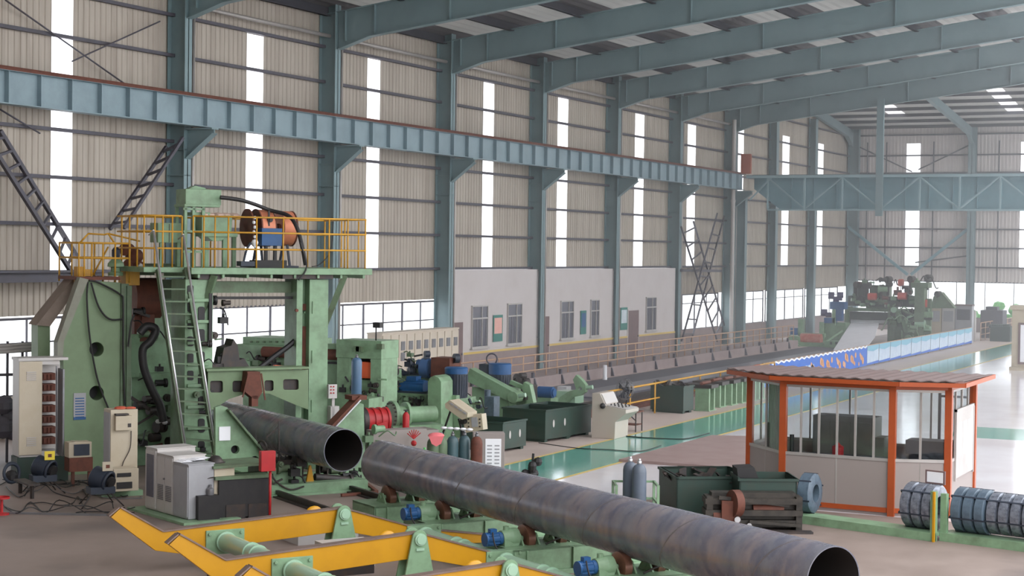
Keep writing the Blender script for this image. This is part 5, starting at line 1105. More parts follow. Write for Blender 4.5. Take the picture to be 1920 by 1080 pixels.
# switchgear row at the wall side
A_, B_ = at(716, 650, Y=30.6), at(859, 650, Y=30.6); x1_, x2_ = A_.x, B_.x
F = Fr(x1_, 30.6, 0); r = T('switchgear_row', F, 'long beige row of electrical switch cabinets behind the milling machines', 'cabinets'); L = x2_-x1_
zt3 = at(800, 621, Y=30.6).z
mb = MB(); mb.box(0, 0, 0, L, .6, zt3); mb.box(-.02, -.03, zt3, L+.02, .62, zt3+.05); link('body', mb, [mat('ivory_panel', (206, 194, 178), .6, dirt=.3, dcol=(180, 160, 140))], r)
n_ = 10
for k in range(n_):
    xa = L*k/n_+.03; xb = L*(k+1)/n_-.03; mb = MB(); mb.box(xa, -.03, .1, xb, 0, zt3-.05); d = link('door', mb, MATS['ivory_panel'], r)
    mb = MB(); xm = (xa+xb)/2; mb.box(xm-.14, -.05, zt3-.62, xm+.14, -.03, zt3-.3)
    if k < 3: mb.box(xm-.14, -.05, zt3-1.0, xm+.14, -.03, zt3-.7)
    link('meter', mb, GR, d)

# ================================================================ dark bins
def xbin(name, pA, pB, w, h, label, heap=False, tags=True):   # pA,pB floor pixels of the near bottom edge along the wall direction
    a, b = at(*pA), at(*pB); F = Fr(a.x, a.y, math.degrees(math.atan2(b.y-a.y, b.x-a.x))); L = (b-a).length; r = T(name, F, label, 'bin', 'dark green scrap bins'); t = .03
    mb = MB(); mb.box(0, 0, .08, L, t, h); mb.box(0, w-t, .08, L, w, h); mb.box(0, t, .08, t, w-t, h); mb.box(L-t, t, .08, L, w-t, h); mb.box(t, t, .08, L-t, w-t, .12)
    for (x0, y0, x1, y1) in ((-.03, -.03, L+.03, .03), (-.03, w-.03, L+.03, w+.03), (-.03, -.03, .03, w+.03), (L-.03, -.03, L+.03, w+.03)): mb.box(x0, y0, h-.05, x1, y1, h)
    mb.box(.05, .05, 0, .2, w-.05, .08); mb.box(L-.2, .05, 0, L-.05, w-.05, .08); link('body', mb, GB, r, .004)
    if tags:
        for q in (.3, .72): mb = MB(); mb.prism([(L*q+.045*math.cos(i*math.pi/6), h*.55+.11*math.sin(i*math.pi/6)) for i in range(12)], -.012, 0, 'y'); link('white_tag', mb, WC, r)
    if heap:
        mb = MB(); rn = random.Random(3)
        for k in range(26): x, y = rn.uniform(.1, L-.1), rn.uniform(.1, w-.1); mb.bar((x, y, h-.1), (x+rn.uniform(-.3, .3), y+rn.uniform(-.3, .3), h+rn.uniform(0, .14)), .12, .02)
        link('scrap_heap', mb, DK, r)
    return r
xbin('scrap_bin', (942, 849), (986, 841), 1.35, .82, 'dark green open steel bin with pale tags, nearest the pipe')
xbin('scrap_bin', (1022, 830), (1072, 822), 1.45, .92, 'dark green open steel bin with pale tags, second from the pipe')
xbin('scrap_bin', (1066, 822), (1108, 815), 1.5, .9, 'dark green open steel bin beside the white console, third from the pipe', tags=False)
xbin('scrap_bin', (1281, 776), (1300, 773), 1.25, .93, 'dark green bin heaped with scrap, left of the row of green stands', heap=True, tags=False)
# ================================================================ console, fan, table
a = at(1109, 821); F = K(a.x, a.y); r = T('control_console', F, 'white control console with sloping desk beside the third dark bin', 'console')
mb = MB(); wC = .68; mb.prism([(0, 0), (.85, 0), (.85, .55), (1.0, .68), (1.0, .8), (.4, .92), (.36, 1.12), (0, 1.12)], 0, 1.) if False else None
mb = MB(); mb.prism([(0, 0), (.72, 0), (.74, .5), (1.06, .76), (1.06, .86), (.42, .95), (.25, 1.3), (0, 1.3)], 0, 1.0, 'y') ; link('body', mb, [mat('console_paint', (188, 178, 168), .5, dirt=.25, dcol=(180, 162, 140))], r, .008)
mb = MB(); mb.prism([(.44, .955), (1.04, .87), (1.04, .885), (.44, .97)], .05, .95, 'y'); mb.prism([(.27, 1.27), (.41, .99), (.43, 1.0), (.29, 1.28)], .05, .95, 'y'); link('instrument_panel', mb, WC, r)
mb = MB()
for i in range(4):
    for j in range(3): mb.cyl((.52+.12*i, .2+.25*j, .95-.016*i), (.52+.12*i, .2+.25*j, 1.0-.016*i), .022, n=8)
mb.sphere((.36, -.05, .95), .09, 8); linkp('button', mb, BK, r)
p = at(1171, 790); F = Fr(p.x, p.y, -60); r = T('pedestal_fan', F, 'dark industrial pedestal fan with round cage, beside the white console', 'fan')
mb = MB(); zc = 1.02; c = Vector((0, 0, zc)); ax = Vector((-.75, -.6, .1)).normalized()
for q in (-.09, 0, .09): mb.torus(c+ax*q, ax, .34-abs(q)*.4, .012, 28, 6)
u = ax.orthogonal().normalized(); w2 = ax.cross(u)
for k in range(16): an = k*math.pi/8; d = u*math.cos(an)+w2*math.sin(an); mb.tube([c+ax*.11+d*.05, c+ax*.09+d*.3, c+d*.34, c-ax*.09+d*.3, c-ax*.12+d*.05], .006, 4)
link('cage', mb, GR, r)
mb = MB()
for k in range(4):
    an = k*math.pi/2; d = u*math.cos(an)+w2*math.sin(an); e = u*math.cos(an+.7)+w2*math.sin(an+.7); mb.add([c+d*.05+ax*.02, c+d*.3+ax*.04, c+e*.3-ax*.04, c+e*.05-ax*.02, c+d*.05+ax*.028, c+d*.3+ax*.048, c+e*.3-ax*.032, c+e*.05-ax*.012], [(3, 2, 1, 0), (4, 5, 6, 7), (0, 1, 5, 4), (1, 2, 6, 5), (2, 3, 7, 6), (3, 0, 4, 7)])
mb.cyl(c-ax*.05, c+ax*.05, .06, n=12); link('blades', mb, BD, r)
mb = MB(); mb.cyl(c-ax*.3, c-ax*.05, .09, n=14); mb.cyl((0, 0, .3), c-ax*.15-Vector((0, 0, .08)), .025, n=8)
for an in (0, 2.1, 4.2): mb.cyl((0, 0, .35), (.38*math.cos(an), .38*math.sin(an), 0), .02, n=6)
link('motor_and_tripod', mb, BK, r)
p = at(1150, 808); F = K(p.x, p.y); r = T('side_table', F, 'small rusty open-frame table behind the white console', 'table'); mb = MB()
for x in (0, .7):
    for y in (0, .5): mb.box(x, y, 0, x+.03, y+.03, .6)
link('legs', mb, DK, r); mb = MB(); mb.box(-.03, -.03, .58, .76, .56, .62); mb.box(0, 0, .2, .73, .53, .22); link('shelf', mb, RU, r)
# ================================================================ row of green stands
xs_ = [(1303, 770), (1324, 763), (1346, 759), (1366, 755), (1383, 752), (1399, 748)]
for k, (x, y_) in enumerate(xs_):
    p = at(x, y_); F = K(p.x, p.y); r = T('support_stand', F, 'green support stand with dark top, %s in the row right of the heaped bin' % ordn[k] if k < 5 else 'green support stand with dark top, farthest in the row, partly behind the booth', 'stand', 'green support stands')
    mb = MB(); mb.box(0, 0, 0, .5, .12, .78); mb.box(0, .5, 0, .5, .62, .78); mb.box(.05, .1, .2, .1, .52, .6); mb.box(-.04, -.04, 0, .54, .66, .03); linkp('side_plate', mb, G, r)
    mb = MB(); mb.box(-.5, -.05, .78, .6, .7, .9); link('top_beam', mb, DK, r)
    mb = MB(); mb.cyl((.25, -.1, .95), (.25, .75, .95), .06, n=10); link('roller', mb, RU, r)
# brown plate on floor
P4 = [at(1160, 866), at(1412, 884), at(1412, 822), at(1335, 820)]
o = P4[0].copy(); F = Fr(o.x, o.y, 0); mb = MB(); mb.prism([((p-o).x, (p-o).y) for p in P4], .0, .07, 'z'); S('steel_sheet', F, mb, mat('brown_steel_sheet', (156, 134, 130), .55, dirt=.4, dcol=(130, 100, 96), scale=1), 'large brown steel sheet lying on the pale floor left of the booth', 'sheet')
mb = MB(); a, b = at(1180, 815), at(1215, 822); pp = [at(x, y_, Z=.015) for x, y_ in ((1160, 816), (1200, 820), (1260, 823), (1290, 822), (1330, 812))]; mb.tube(pp, .015, 6); S('floor_cable', WORLD, mb, BK, 'thin black cable across the green walkway from the white console', 'cable')
mb = MB(); pp = [at(x, y_, Z=.015) for x, y_ in ((1010, 830), (1080, 840), (1140, 843), (1200, 846), (1240, 835))]; mb.tube(pp, .012, 6); S('floor_cable', WORLD, mb, BK, 'thin dark cable across the green walkway in front of the dark bins', 'cable')
# ================================================================ gas cylinders behind long pipe, panels
gl = ['dull green gas cylinder under the pink cloth, leftmost of the row behind the long pipe', 'olive gas cylinder second in the row behind the long pipe', 'teal gas cylinder third in the row behind the long pipe', 'teal gas cylinder fourth in the row behind the long pipe', 'brown gas cylinder at the right end of the row behind the long pipe']
gm = [GD, GD, WR, WR, RU]
TLB = mat('teal_bottle', (66, 92, 98), .45, dirt=.3)
for k, (x, y_) in enumerate(((812, 812), (828, 811), (849, 809), (871, 808), (894, 810))):
    p = at(x, y_, Z=1.42); bottle(Fr(p.x, p.y, 0), 1.42, .13, [GD, GD, TLB, TLB, RU][k], gl[k], group='gas cylinders behind the long pipe')
p = at(818, 808, Z=1.5); mb = MB(); mb.sphere((0, 0, .0), .15, 12, (1.2, .9, .45)); mb.prism([(-.16, 0), (.16, 0), (.1, -.16), (0, -.22), (-.1, -.16)], -.145, -.12, 'y'); S('pink_cloth', Fr(p.x, p.y, -60, p.z-.1), mb, PK, 'pink cloth thrown over the leftmost gas cylinder', 'cloth')
mb = MB(); p = at(858, 804, Z=1.47)
for k in range(5): mb.sphere((.0, -.3+.16*k, .0), .07, 8, (1, 1.2, .5))
S('white_cloth', Fr(p.x, p.y, 0, p.z), mb, WH, 'white rags lying on the gas cylinder tops', 'cloth')
mb = MB(); p = at(905, 850, Z=.7); mb.bar((0, 0, .7), (0, -.4, .7), .04, .04); mb.bar((0, 0, 0), (0, 0, .7), .04, .04); mb.bar((0, -.4, 0), (0, -.4, .7), .04, .04); mb.bar((0, 0, .55), (.3, 1.7, .55), .03, .05); mb.bar((0, 0, 0.05), (.3, 1.7, .05), .03, .05); mb.bar((.3, 1.7, 0), (.3, 1.7, .7), .04, .04); S('cylinder_rack', Fr(p.x, p.y, 0), mb, mat('bright_green_paint', (110, 210, 120), .5, dirt=.2), 'bright green tube rack around the gas cylinders behind the long pipe', 'rack')
p = at(912, 812, Z=1.25); F = Fr(p.x, p.y, -60); r = T('notice_cabinet', F, 'pale steel cabinet with a large white notice sheet, right of the gas cylinders', 'cabinet'); mb = MB(); mb.box(-.3, 0, 0, .42, .4, 1.25); link('body', mb, PB, r, .01)
mb = MB(); mb.box(-.02, -.012, .25, .34, 0, 1.12); link('white_sheet', mb, WH, r); mb = MB()
for k in range(7): mb.box(.02, -.016, .95-.08*k, .13, -.012, .98-.08*k); mb.box(.19, -.016, .95-.08*k, .30, -.012, .98-.08*k)
link('print', mb, WG, r)
F = K(37.4, 0); r = T('control_pendant', F, 'pair of beige operator panels, one tilted, above the gas cylinders', 'panel')
mb = MB(); mb.fp(F, [(834, 757), (843, 750), (877, 774), (876, 783), (866, 787), (835, 765)], -.3, .2); link('tilted_case', mb, BE, r, .006)
mb = MB(); mb.fp(F, [(867, 778), (903, 776), (906, 806), (872, 812)], .0, .25); link('upright_case', mb, BE, r, .006)
mb = MB()
for k in range(4): mb.fp(F, [(842+k*8, 756+k*5.5), (845+k*8, 755+k*5.5), (851+k*8, 759+k*5.5), (848+k*8, 760.5+k*5.5)], -.32, -.3)
mb.fp(F, [(883, 783), (894, 782), (896, 800), (885, 801)], -.02, 0); linkp('switch_plate', mb, WG, r)
mb = MB(); mb.fp(F, circ(866, 791, 5), -.15, 0)
for x in (878, 899):
    for y_ in (786, 793, 800): mb.fp(F, circ(x, y_, 1.3, 8), -.03, 0)
mb.bar(F.P(845, 770, Y=.1), F.P(828, 820, Y=.1), .04, .04); mb.bar(F.P(860, 785, Y=.1), F.P(872, 830, Y=.1), .04, .04); link('knobs_and_legs', mb, BK, r)
mb = MB(); F = Fr(*M.w((0, 3.0, 0)).xy, -34); mb.fb(F, 700, 806, 800, 860, 0, .4, z0=0); S('low_wall_box', F, mb, PB, 'low greyish steel box behind the far end of the long pipe', 'box')
mb = MB(); c = F.P(776, 823, Y=-.3); mb.sphere(c-Vector((0, 0, .1)), .07, 10)
for k in range(7): an = -.9+k*.3; mb.cyl(c, c+Vector((math.sin(an)*.22, 0, math.cos(an)*.22)), .012, n=6)
S('hose_valve', F, mb, RD, 'small red valve with radiating spokes behind the far end of the long pipe', 'valve')
mb = MB(); p = at(994, 884, Z=.3)
for k in range(7): mb.sphere((rnd.uniform(-.15, .15), rnd.uniform(-.15, .15), rnd.uniform(.15, .62)), .11, 8)
mb.cyl((0, 0, 0), (0, 0, .3), .1, n=10); mb.cyl((.1, 0, .3), (.16, 0, .7), .03, n=6); S('dark_valve', Fr(p.x, p.y, 0), mb, BK, 'black valve assembly showing above the long pipe on the green walkway', 'valve')
# ================================================================ cylinder rack right
for k, (x, lab) in enumerate(((1182, 'dark slate gas cylinder, the left one in the green tube rack by the long pipe'), (1199, 'dark slate gas cylinder, the right one in the green tube rack by the long pipe'))):
    p = at(x, 856+4*k, Z=1.45); bottle(Fr(p.x, p.y, 0), 1.45, .14, BD if False else mat('slate_bottle%d' % k, (92, 102, 116), .4, dirt=.3), lab, SV)
    if k == 0: pc = p
p = pc; F = Fr(p.x, p.y, -62); r = T('cylinder_rack', F, 'green tube rack holding two slate gas cylinders beyond the long pipe', 'rack'); mb = MB()
for x, y in ((-.3, -.4), (-.3, .3), (.5, -.4), (.5, .3), (.16, -.4)): mb.bar((x, y, 0), (x, y, .95), .05, .05)
for z in (.2, .6, .93):
    for a, b in (((-.3, -.4), (-.3, .3)), ((.5, -.4), (.5, .3)), ((-.3, .3), (.5, .3))): mb.bar((*a, z), (*b, z), .04, .04)
mb.bar((-.5, -.42, .62), (.2, -.42, .62), .05, .05); mb.bar((-.3, -.4, .2), (.5, -.4, .2), .04, .04); link('frame', mb, G, r)
mb = MB(); mb.box(-.32, -.42, .02, .52, .32, .06); link('floor_tray', mb, G, r)
# ================================================================ scrap containers with machine
a, b = at(1262, 968), at(1345, 985); F = Fr(*at(1268, 975).xy, -56)
r = T('scrap_container', F, 'dark green open container left of the booth, behind the long pipe', 'container'); L, w_, h = 1.5, 1.6, .88
mb = MB(); t = .03; mb.box(0, 0, .05, L, t, h); mb.box(0, w_-t, .05, L, w_, h); mb.box(0, 0, .05, t, w_, h); mb.box(L-t, 0, .05, L, w_, h); mb.box(0, 0, .05, L, w_, .08)
mb.box(-.03, -.03, h-.05, L+.03, .03, h); mb.box(-.03, -.03, h-.05, .03, w_+.03, h); mb.box(L-.03, 0, h-.05, L+.03, w_, h); mb.box(0, w_-.03, h-.05, L, w_+.03, h); link('body', mb, GB, r)
mb = MB(); rn = random.Random(5)
for k in range(18): x, y = rn.uniform(.1, L-.1), rn.uniform(.1, w_-.1); mb.bar((x, y, h-.2), (x+rn.uniform(-.4, .4), y+rn.uniform(-.4, .4), h-.02), .15, .02)
link('scrap_heap', mb, DK, r)
F = Fr(*at(1388, 990).xy, -62); r = T('scrap_container', F, 'dark green container with rusty machine parts on it, just left of the single coil', 'container'); L, w_, h = 1.15, 1.3, .95
mb = MB(); mb.box(0, .2, .05, L, .24, h); mb.box(0, w_-t, .05, L, w_, h); mb.box(0, .2, .05, t, w_, h); mb.box(L-t, .2, .05, L, w_, h); mb.box(-.03, .17, h-.05, L+.03, .25, h); mb.box(L-.03, .2, h-.05, L+.03, w_, h); link('body', mb, GB, r)
mb = MB(); mb.prism([(.05, h-.2), (.5, h-.2), (.35, h+.18), (.0, h+.16)], .5, 1.1, 'y'); link('black_lid', mb, BK, r)
r = T('rusty_machine', F, 'rusty greasy roller machine in front of the dark green containers', 'machine'); mb = MB()
for z, d in ((.1, .0), (.3, .06), (.52, .02)): mb.box(-.75, -.35-d, z, L, .1, z+.11)
for x in (-.72, L-.12): mb.box(x, -.36, 0, x+.12, .1, .66)
mb.box(-.6, -.2, .05, L-.1, .15, .72); mb.bar((-.5, -.42, .66), (.9, -.3, .5), .05, .07); mb.bar((.1, -.45, .2), (1.1, -.42, .12), .05, .06)
link('frame', mb, mat('greasy_brown', (62, 56, 50), .5, .2, dirt=.95, dcol=(30, 28, 26), scale=4), r)
mb = MB(); mb.cyl((-.25, -.45, .55), (-.1, -.4, .55), .26, n=20); mb.box(-.45, -.5, .1, -.1, -.38, .6); mb.cyl((.2, -.2, .4), (.8, -.2, .4), .12, n=14); mb.cyl((-.6, -.3, .25), (-.45, -.3, .25), .16, n=14); linkp('roller', mb, RU, r)
mb = MB(); mb.cyl((-.15, -.52, .25), (-.15, -.56, .25), .06, n=10); mb.cyl((.1, -.42, .12), (.1, -.46, .12), .05, n=10); linkp('pale_hub', mb, SV, r)
mb = MB(); mb.box(-1.0, -.7, 0, 1.3, -.45, .04); S('dark_floor_sheet', F, mb, DK, 'dark oily sheet on the floor before the rusty machine', 'sheet')
# ================================================================ booth
bp = [(36.75, 12.0), (35.5, 10.85), (35.38, 8.48), (35.8, 7.42), (38.35, 7.42), (38.35, 12.0)]
F = Fr(36.9, 9.6, 0); r = T('operator_booth', F, 'orange-framed glazed operator booth with a corrugated brown roof', 'booth'); q = [Vector((x-36.9, y-9.6, 0)) for x, y in bp]
ZB, ZS, ZT = .12, 1.16, 2.72
for i, p in enumerate(q[:5]): mb = MB(); mb.box(p.x-.07, p.y-.07, 0, p.x+.07, p.y+.07, ZT); link('corner_post', mb, OR, r)
mb = MB(); 
for i in range(6): a, b = q[i], q[(i+1) % 6]; mb.bar(a+Vector((0, 0, ZT-.02)), b+Vector((0, 0, ZT-.02)), .12, .14)
link('top_beam', mb, OR, r)
mb = MB()
for i in range(6): a, b = q[i], q[(i+1) % 6]; mb.bar(a+Vector((0, 0, ZB)), b+Vector((0, 0, ZB)), .1, .1)
link('bottom_beam', mb, OR, r)
mb = MB(); mb.prism([(v.x, v.y) for v in q][::-1], 0.0, ZB, 'z'); link('floor_plate', mb, PB, r)
cols_ = [(0, 2), (1, 4), (2, 2), (3, 3), (4, 5), (5, 3)]
for i, (s_, nw) in enumerate(cols_):
    a, b = q[i], q[(i+1) % 6]; mb = MB(); mb.bar(a+Vector((0, 0, (ZB+ZS)/2)), b+Vector((0, 0, (ZB+ZS)/2)), .05, ZS-ZB); link('lower_panel', mb, PB, r)
    mb = MB(); mb.bar(a+Vector((0, 0, (ZT+ZS)/2)), b+Vector((0, 0, (ZT+ZS)/2)), .008, ZT-ZS-.05); g = link('window_pane', mb, BGL, r)
    mb = MB(); mb.bar(a+Vector((0, 0, ZS)), b+Vector((0, 0, ZS)), .08, .06); mb.bar(a+Vector((0, 0, ZT-.12)), b+Vector((0, 0, ZT-.12)), .06, .05)
    nw = {0: 2, 1: 6, 2: 2, 3: 4, 4: 5, 5: 2}[i]
    for k in range(nw+1):
        t = k/nw; c = a.lerp(b, t); mb.box(c.x-.022, c.y-.022, ZS, c.x+.022, c.y+.022, ZT-.1)
    for t in ((.5,) if i != 5 else (.3, .6)): c = a.lerp(b, t); mb.bar(c+Vector((0, 0, ZB)), c+Vector((0, 0, ZS)), .06, .03)
    link('window_frame', mb, AL, g)
mb = MB(); c = q[4].lerp(q[5], .18)
for t in (0.02, .16): d = q[4].lerp(q[5], t); mb.box(d.x-.03, d.y-.03, ZB, d.x+.03, d.y+.03, ZT)
mb.bar(q[4].lerp(q[5], .02)+Vector((0, 0, 2.3)), q[4].lerp(q[5], .16)+Vector((0, 0, 2.3)), .05, .05); link('door_frame', mb, GI, r)
mb = MB(); mb.box(q[3].x+.5, q[3].y-.06, .75, q[3].x+2.3, q[3].y-.03, 2.15); b_ = link('side_board', mb, AL, r)
mb = MB(); mb.box(q[3].x+.45, q[3].y-.07, .7, q[3].x+.5, q[3].y-.02, 2.2); mb.box(q[3].x+2.3, q[3].y-.07, .7, q[3].x+2.35, q[3].y-.02, 2.2); mb.box(q[3].x+.45, q[3].y-.07, 2.15, q[3].x+2.35, q[3].y-.02, 2.2); link('board_frame', mb, AL, b_)
mb = MB()
for k in range(3): mb.box(q[3].x+.7+.5*k, q[3].y-.065, 1.2, q[3].x+1.05+.5*k, q[3].y-.06, 1.9)
linkp('pasted_sheet', mb, WH, b_)
# roof: corrugated, slightly sloping up to the back
mb = MB(); ol = [(36.45, 12.45), (35.25, 11.1), (35.1, 8.3), (35.5, 7.05), (38.7, 7.05), (38.7, 12.45)]
ny = 90; ya, yb = 7.05, 12.45
def fx(y):
    if y > 11.1: return 35.25+(y-11.1)/(12.45-11.1)*1.2
    if y > 8.3: return 35.1+(y-8.3)/2.8*.15
    return 35.5-(y-7.05)/1.25*.4
vs = []
for i in range(ny+1):
    y = ya+(yb-ya)*i/ny; h = .014*math.sin(i*math.pi/2.5); x = fx(y)
    vs += [(x-36.9, y-9.6, 2.85+h), (38.7-36.9, y-9.6, 2.80+h), (x-36.9, y-9.6, 2.83+h), (38.7-36.9, y-9.6, 2.78+h)]
fs = []
for i in range(ny): a = 4*i; fs += [(a, a+1, a+5, a+4), (a+2, a+6, a+7, a+3), (a, a+4, a+6, a+2), (a+1, a+3, a+7, a+5)]
mb.add(vs, fs, True); link('corrugated_roof', mb, BRN, r)
mb = MB(); oo = [(x-36.9, y-9.6) for x, y in ol]
for i in range(6):
    a, b = oo[i], oo[(i+1) % 6]
    if i == 4: continue
    mb.bar((a[0]+.03, a[1], 2.76), (b[0]+.03, b[1], 2.76), .05, .09)
link('eaves_beam', mb, OR, r)
# inside the booth
F = Fr(36.9, 9.6, 0, ZB); r = T('booth_desk_cabinet', F, 'grey-green control cabinet standing inside the glazed booth', 'cabinet'); mb = MB(); mb.box(.3, -.3, 0, .9, 1.1, 1.72); mb.box(.3, -.5, 0, .8, -.3, 1.3); link('body', mb, mat('olive_grey_cabinet', (112, 112, 104), .6, dirt=.3), r, .01)
mb = MB()
for y in (-.2, .25, .7): mb.box(.28, y, .3, .3, y+.35, 1.6)
link('door', mb, MATS['olive_grey_cabinet'], r)
r = T('booth_desk', F, 'long dark desk inside the booth below the windows', 'desk'); mb = MB(); mb.box(-.9, -1.0, .9, -.3, 1.3, .96); mb.box(-.9, -1.0, 0, -.85, 1.3, .9); mb.box(.6, -1.9, .95, 1.2, -.9, 1.25); mb.box(.7, -1.85, 0, 1.1, -.95, .95); link('body', mb, GI, r)
mb = MB(); mb.lathe((-.7, .25, .96), (0, 0, 1), [(0, .12), (.2, .13), (.24, .06), (.28, .03), (.3, 0)], 14); S('red_kettle', F, mb, RD, 'small red kettle on the desk behind the booth window', 'kettle')
mb = MB(); mb.box(-.75, 1.6, .5, -.5, 1.85, 1.6); mb.cyl((-.6, 1.3, .96), (-.6, 1.3, 1.35), .05, n=8); mb.box(-.75, 1.6, 0, -.5, 1.85, .5); S('dark_coat', F, mb, BK, 'dark equipment standing at the left window of the booth', 'equipment')
mb = MB(); mb.box(-.95, 2.05-.02, .95, -.3, 2.1, 2.4); S('curtain', Fr(36.95, 9.75, 35, ZB), MB().corr((-.6, 1.75), (.35, 1.75), 1.0, 2.5, .12, .04), mat('grey_green_curtain', (150, 162, 152), .8, dirt=.2), 'grey-green curtain behind the left booth window', 'curtain')
# ================================================================ coils and racks in front of the booth
def coil(F, zc, R, th, mt, label, group=None, inner=.5, boxes=True):
    r = T('wire_coil', F, label, 'coil', group); mb = MB(); ri = R*inner; e = .03
    mb.lathe((0, 0, zc), (1, 0, 0), [(0, ri), (0, R-e*1.5), (e, R), (th-e, R), (th, R-e*1.5), (th, ri), (0, ri)], 36); link('winding', mb, mt, r)
    mb = MB()
    for k in range(6):
        an = k*math.pi/3+.3; d = Vector((0, math.cos(an), math.sin(an))); c = Vector((0, 0, zc)); mb.bar(c+d*R*1.005+Vector((-.005, 0, 0)), c+d*R*1.005+Vector((th+.005, 0, 0)), .03, .01, d)
        mb.bar(c+d*ri+Vector((-.008, 0, 0)), c+d*R+Vector((-.008, 0, 0)), .03, .008, (1, 0, 0))
    link('strap', mb, BD, r); return r
ra, rb = at(1472, 977), at(1752, 1016); AR = math.degrees(math.atan2((rb-ra).y, (rb-ra).x)); LR = (rb-ra).length; FRk = Fr(ra.x, ra.y, AR)
r = T('coil_rack', FRk, 'green angle-steel rack holding the single coil and three wrapped coils, before the booth', 'rack')
mb = MB(); mb.box(0, 0, 0, .1, .1, .78); mb.box(LR-.1, 0, 0, LR, .1, .95); linkp('upright', mb, G, r); mb = MB(); mb.box(0, -.02, 0, LR, .08, .16); mb.box(0, .08, .1, LR, .5, .16); link('base_beam', mb, G, r)
mb = MB(); mb.box(LR-.02, -.06, 0, LR+.02, -.02, .95); link('yellow_edge', mb, Y, r)
rc, rd = at(1762, 1014), at(1945, 1038); AR2 = math.degrees(math.atan2((rd-rc).y, (rd-rc).x)); L2 = (rd-rc).length; FR2 = Fr(rc.x, rc.y, AR2)
r = T('coil_rack', FR2, 'green angle-steel rack of many coils running off the right edge', 'rack'); mb = MB(); mb.box(0, 0, 0, .12, .1, .9); link('upright', mb, G, r); mb = MB(); mb.box(0, -.02, 0, L2, .08, .16); mb.box(0, .08, .1, L2, .5, .16); link('base_beam', mb, G, r)
c = FRk.w((.14, .42, 0)); coil(Fr(c.x, c.y, AR+12), .16+.4, .4, .28, WR, 'single blue-grey wire coil at the left end of the coil rack', inner=.45)
for k in range(3):
    x = LR-.1-.72+.23*k; c = FRk.w((x, .45, 0)); coil(Fr(c.x, c.y, AR+3), .16+.43, .43, .21, WF if k < 3 else WR, 'foil-wrapped wire coil by the yellow-edged post, %s of three' % ['left', 'middle', 'right'][k], 'three foil-wrapped coils')
l2 = ['blue-grey wire coil on the right rack, nearest the yellow-edged post', 'blue-grey wire coil on the right rack, second from the post', 'blue-grey wire coil on the right rack, third from the post', 'silvery wrapped coil on the right rack, first after the blue-grey ones', 'silvery wrapped coil on the right rack, second after the blue-grey ones', 'silvery wrapped coil on the right rack, third after the blue-grey ones', 'silvery wrapped coil on the right rack, cut by the right edge', 'silvery wrapped coil on the right rack beyond the right edge']
for k in range(8):
    x = .14+.235*k; c = FR2.w((x, .45, 0)); coil(Fr(c.x, c.y, AR2+3), .16+.42, .42 if k < 3 else .39, .215, WR if k < 3 else WF, l2[k], 'coils on the right rack')
c = FRk.w((LR-.3, .5, 0)); r = T('tag_board', Fr(c.x, c.y, AR, 1.02), 'small white board in a brown frame standing on the wrapped coils', 'sign'); mb = MB(); mb.box(-.2, 0, 0, .22, .03, .26); link('frame', mb, BR, r); mb = MB(); mb.box(-.16, -.01, .03, .18, 0, .23); link('sheet', mb, WH, r)
# ================================================================ far decoiler line
KD = K(98., 0)
r = T('entry_table', KD, 'far green entry table with an orange-red coil at the end of the strip track', 'machine')
mb = MB(); mb.fb(KD, 1475, 643, 1590, 651, 0, 2.5); mb.fb(KD, 1546, 640, 1592, 664, -.3, 1.0); mb.fp(KD, [(1474, 644), (1480, 628), (1500, 632), (1500, 645)], .2, .8); mb.fb(KD, 1500, 625, 1545, 632, 1.0, 1.4); mb.fb(KD, 1500, 655, 1546, 659, 0, 1.5); mb.fb(KD, 1476, 650, 1481, 668, 0, .2, z0=0); link('frame', mb, G, r)
mb = MB(); mb.bar(KD.P(1495, 648, Y=-.1), KD.P(1530, 664, Y=-.6), .12, .12); mb.bar(KD.P(1550, 640, Y=-.1), KD.P(1580, 620, Y=.4), .1, .1); link('brace', mb, G, r)
mb = MB(); a, b = KD.P(1502, 636, Y=.6), KD.P(1540, 636, Y=.6); mb.cyl((a.x, .6, a.z), (b.x, .6, a.z), .35, n=20); link('red_coil', mb, mat('orange_red_coil', (190, 96, 76), .4, .3, dirt=.4, dcol=(230, 200, 190), scale=5), r)
mb = MB(); mb.fb(KD, 1556, 641, 1560, 646, -.32, -.3); mb.fb(KD, 1566, 641, 1570, 646, -.32, -.3); mb.fb(KD, 1482, 658, 1545, 672, .8, 1.6, z0=0); linkp('dark_hole', mb, BK, r)
KE = K(102., 0); r = T('hydraulic_tower', KE, 'far stack of blue motors and dark pumps left of the big roll stand', 'machine')
mb = MB(); mb.fb(KE, 1556, 566, 1583, 580, 0, .8); mb.fb(KE, 1562, 578, 1578, 602, .1, .6); mb.fb(KE, 1545, 596, 1565, 606, 0, .6); mb.fb(KE, 1482, 615, 1494, 628, 0, .4); linkp('blue_motor', mb, BL, r)
mb = MB()
for (x, y_, s) in ((1553, 554, .22), (1562, 562, .2), (1570, 553, .18), (1540, 586, .22), (1548, 590, .15), (1568, 560, .12)): p = KE.P(x, y_, Y=.3); mb.cyl(p, p+Vector((.35, .1, 0)), s, n=12)
linkp('dark_pump', mb, mat('dark_violet_metal', (66, 58, 104), .5, dirt=.4), r)
mb = MB(); mb.fb(KE, 1496, 598, 1506, 640, .2, .6); mb.fb(KE, 1536, 604, 1545, 640, .2, .5); mb.fb(KE, 1545, 605, 1585, 645, .4, 1.4, z0=0); mb.fb(KE, 1560, 580, 1566, 610, 0, .2); linkp('green_column', mb, G, r)
KG = K(104., 0); r = T('uncoiler_roll_stand', KG, 'far large green roll stand with red motors from which the steel strip runs down', 'machine')
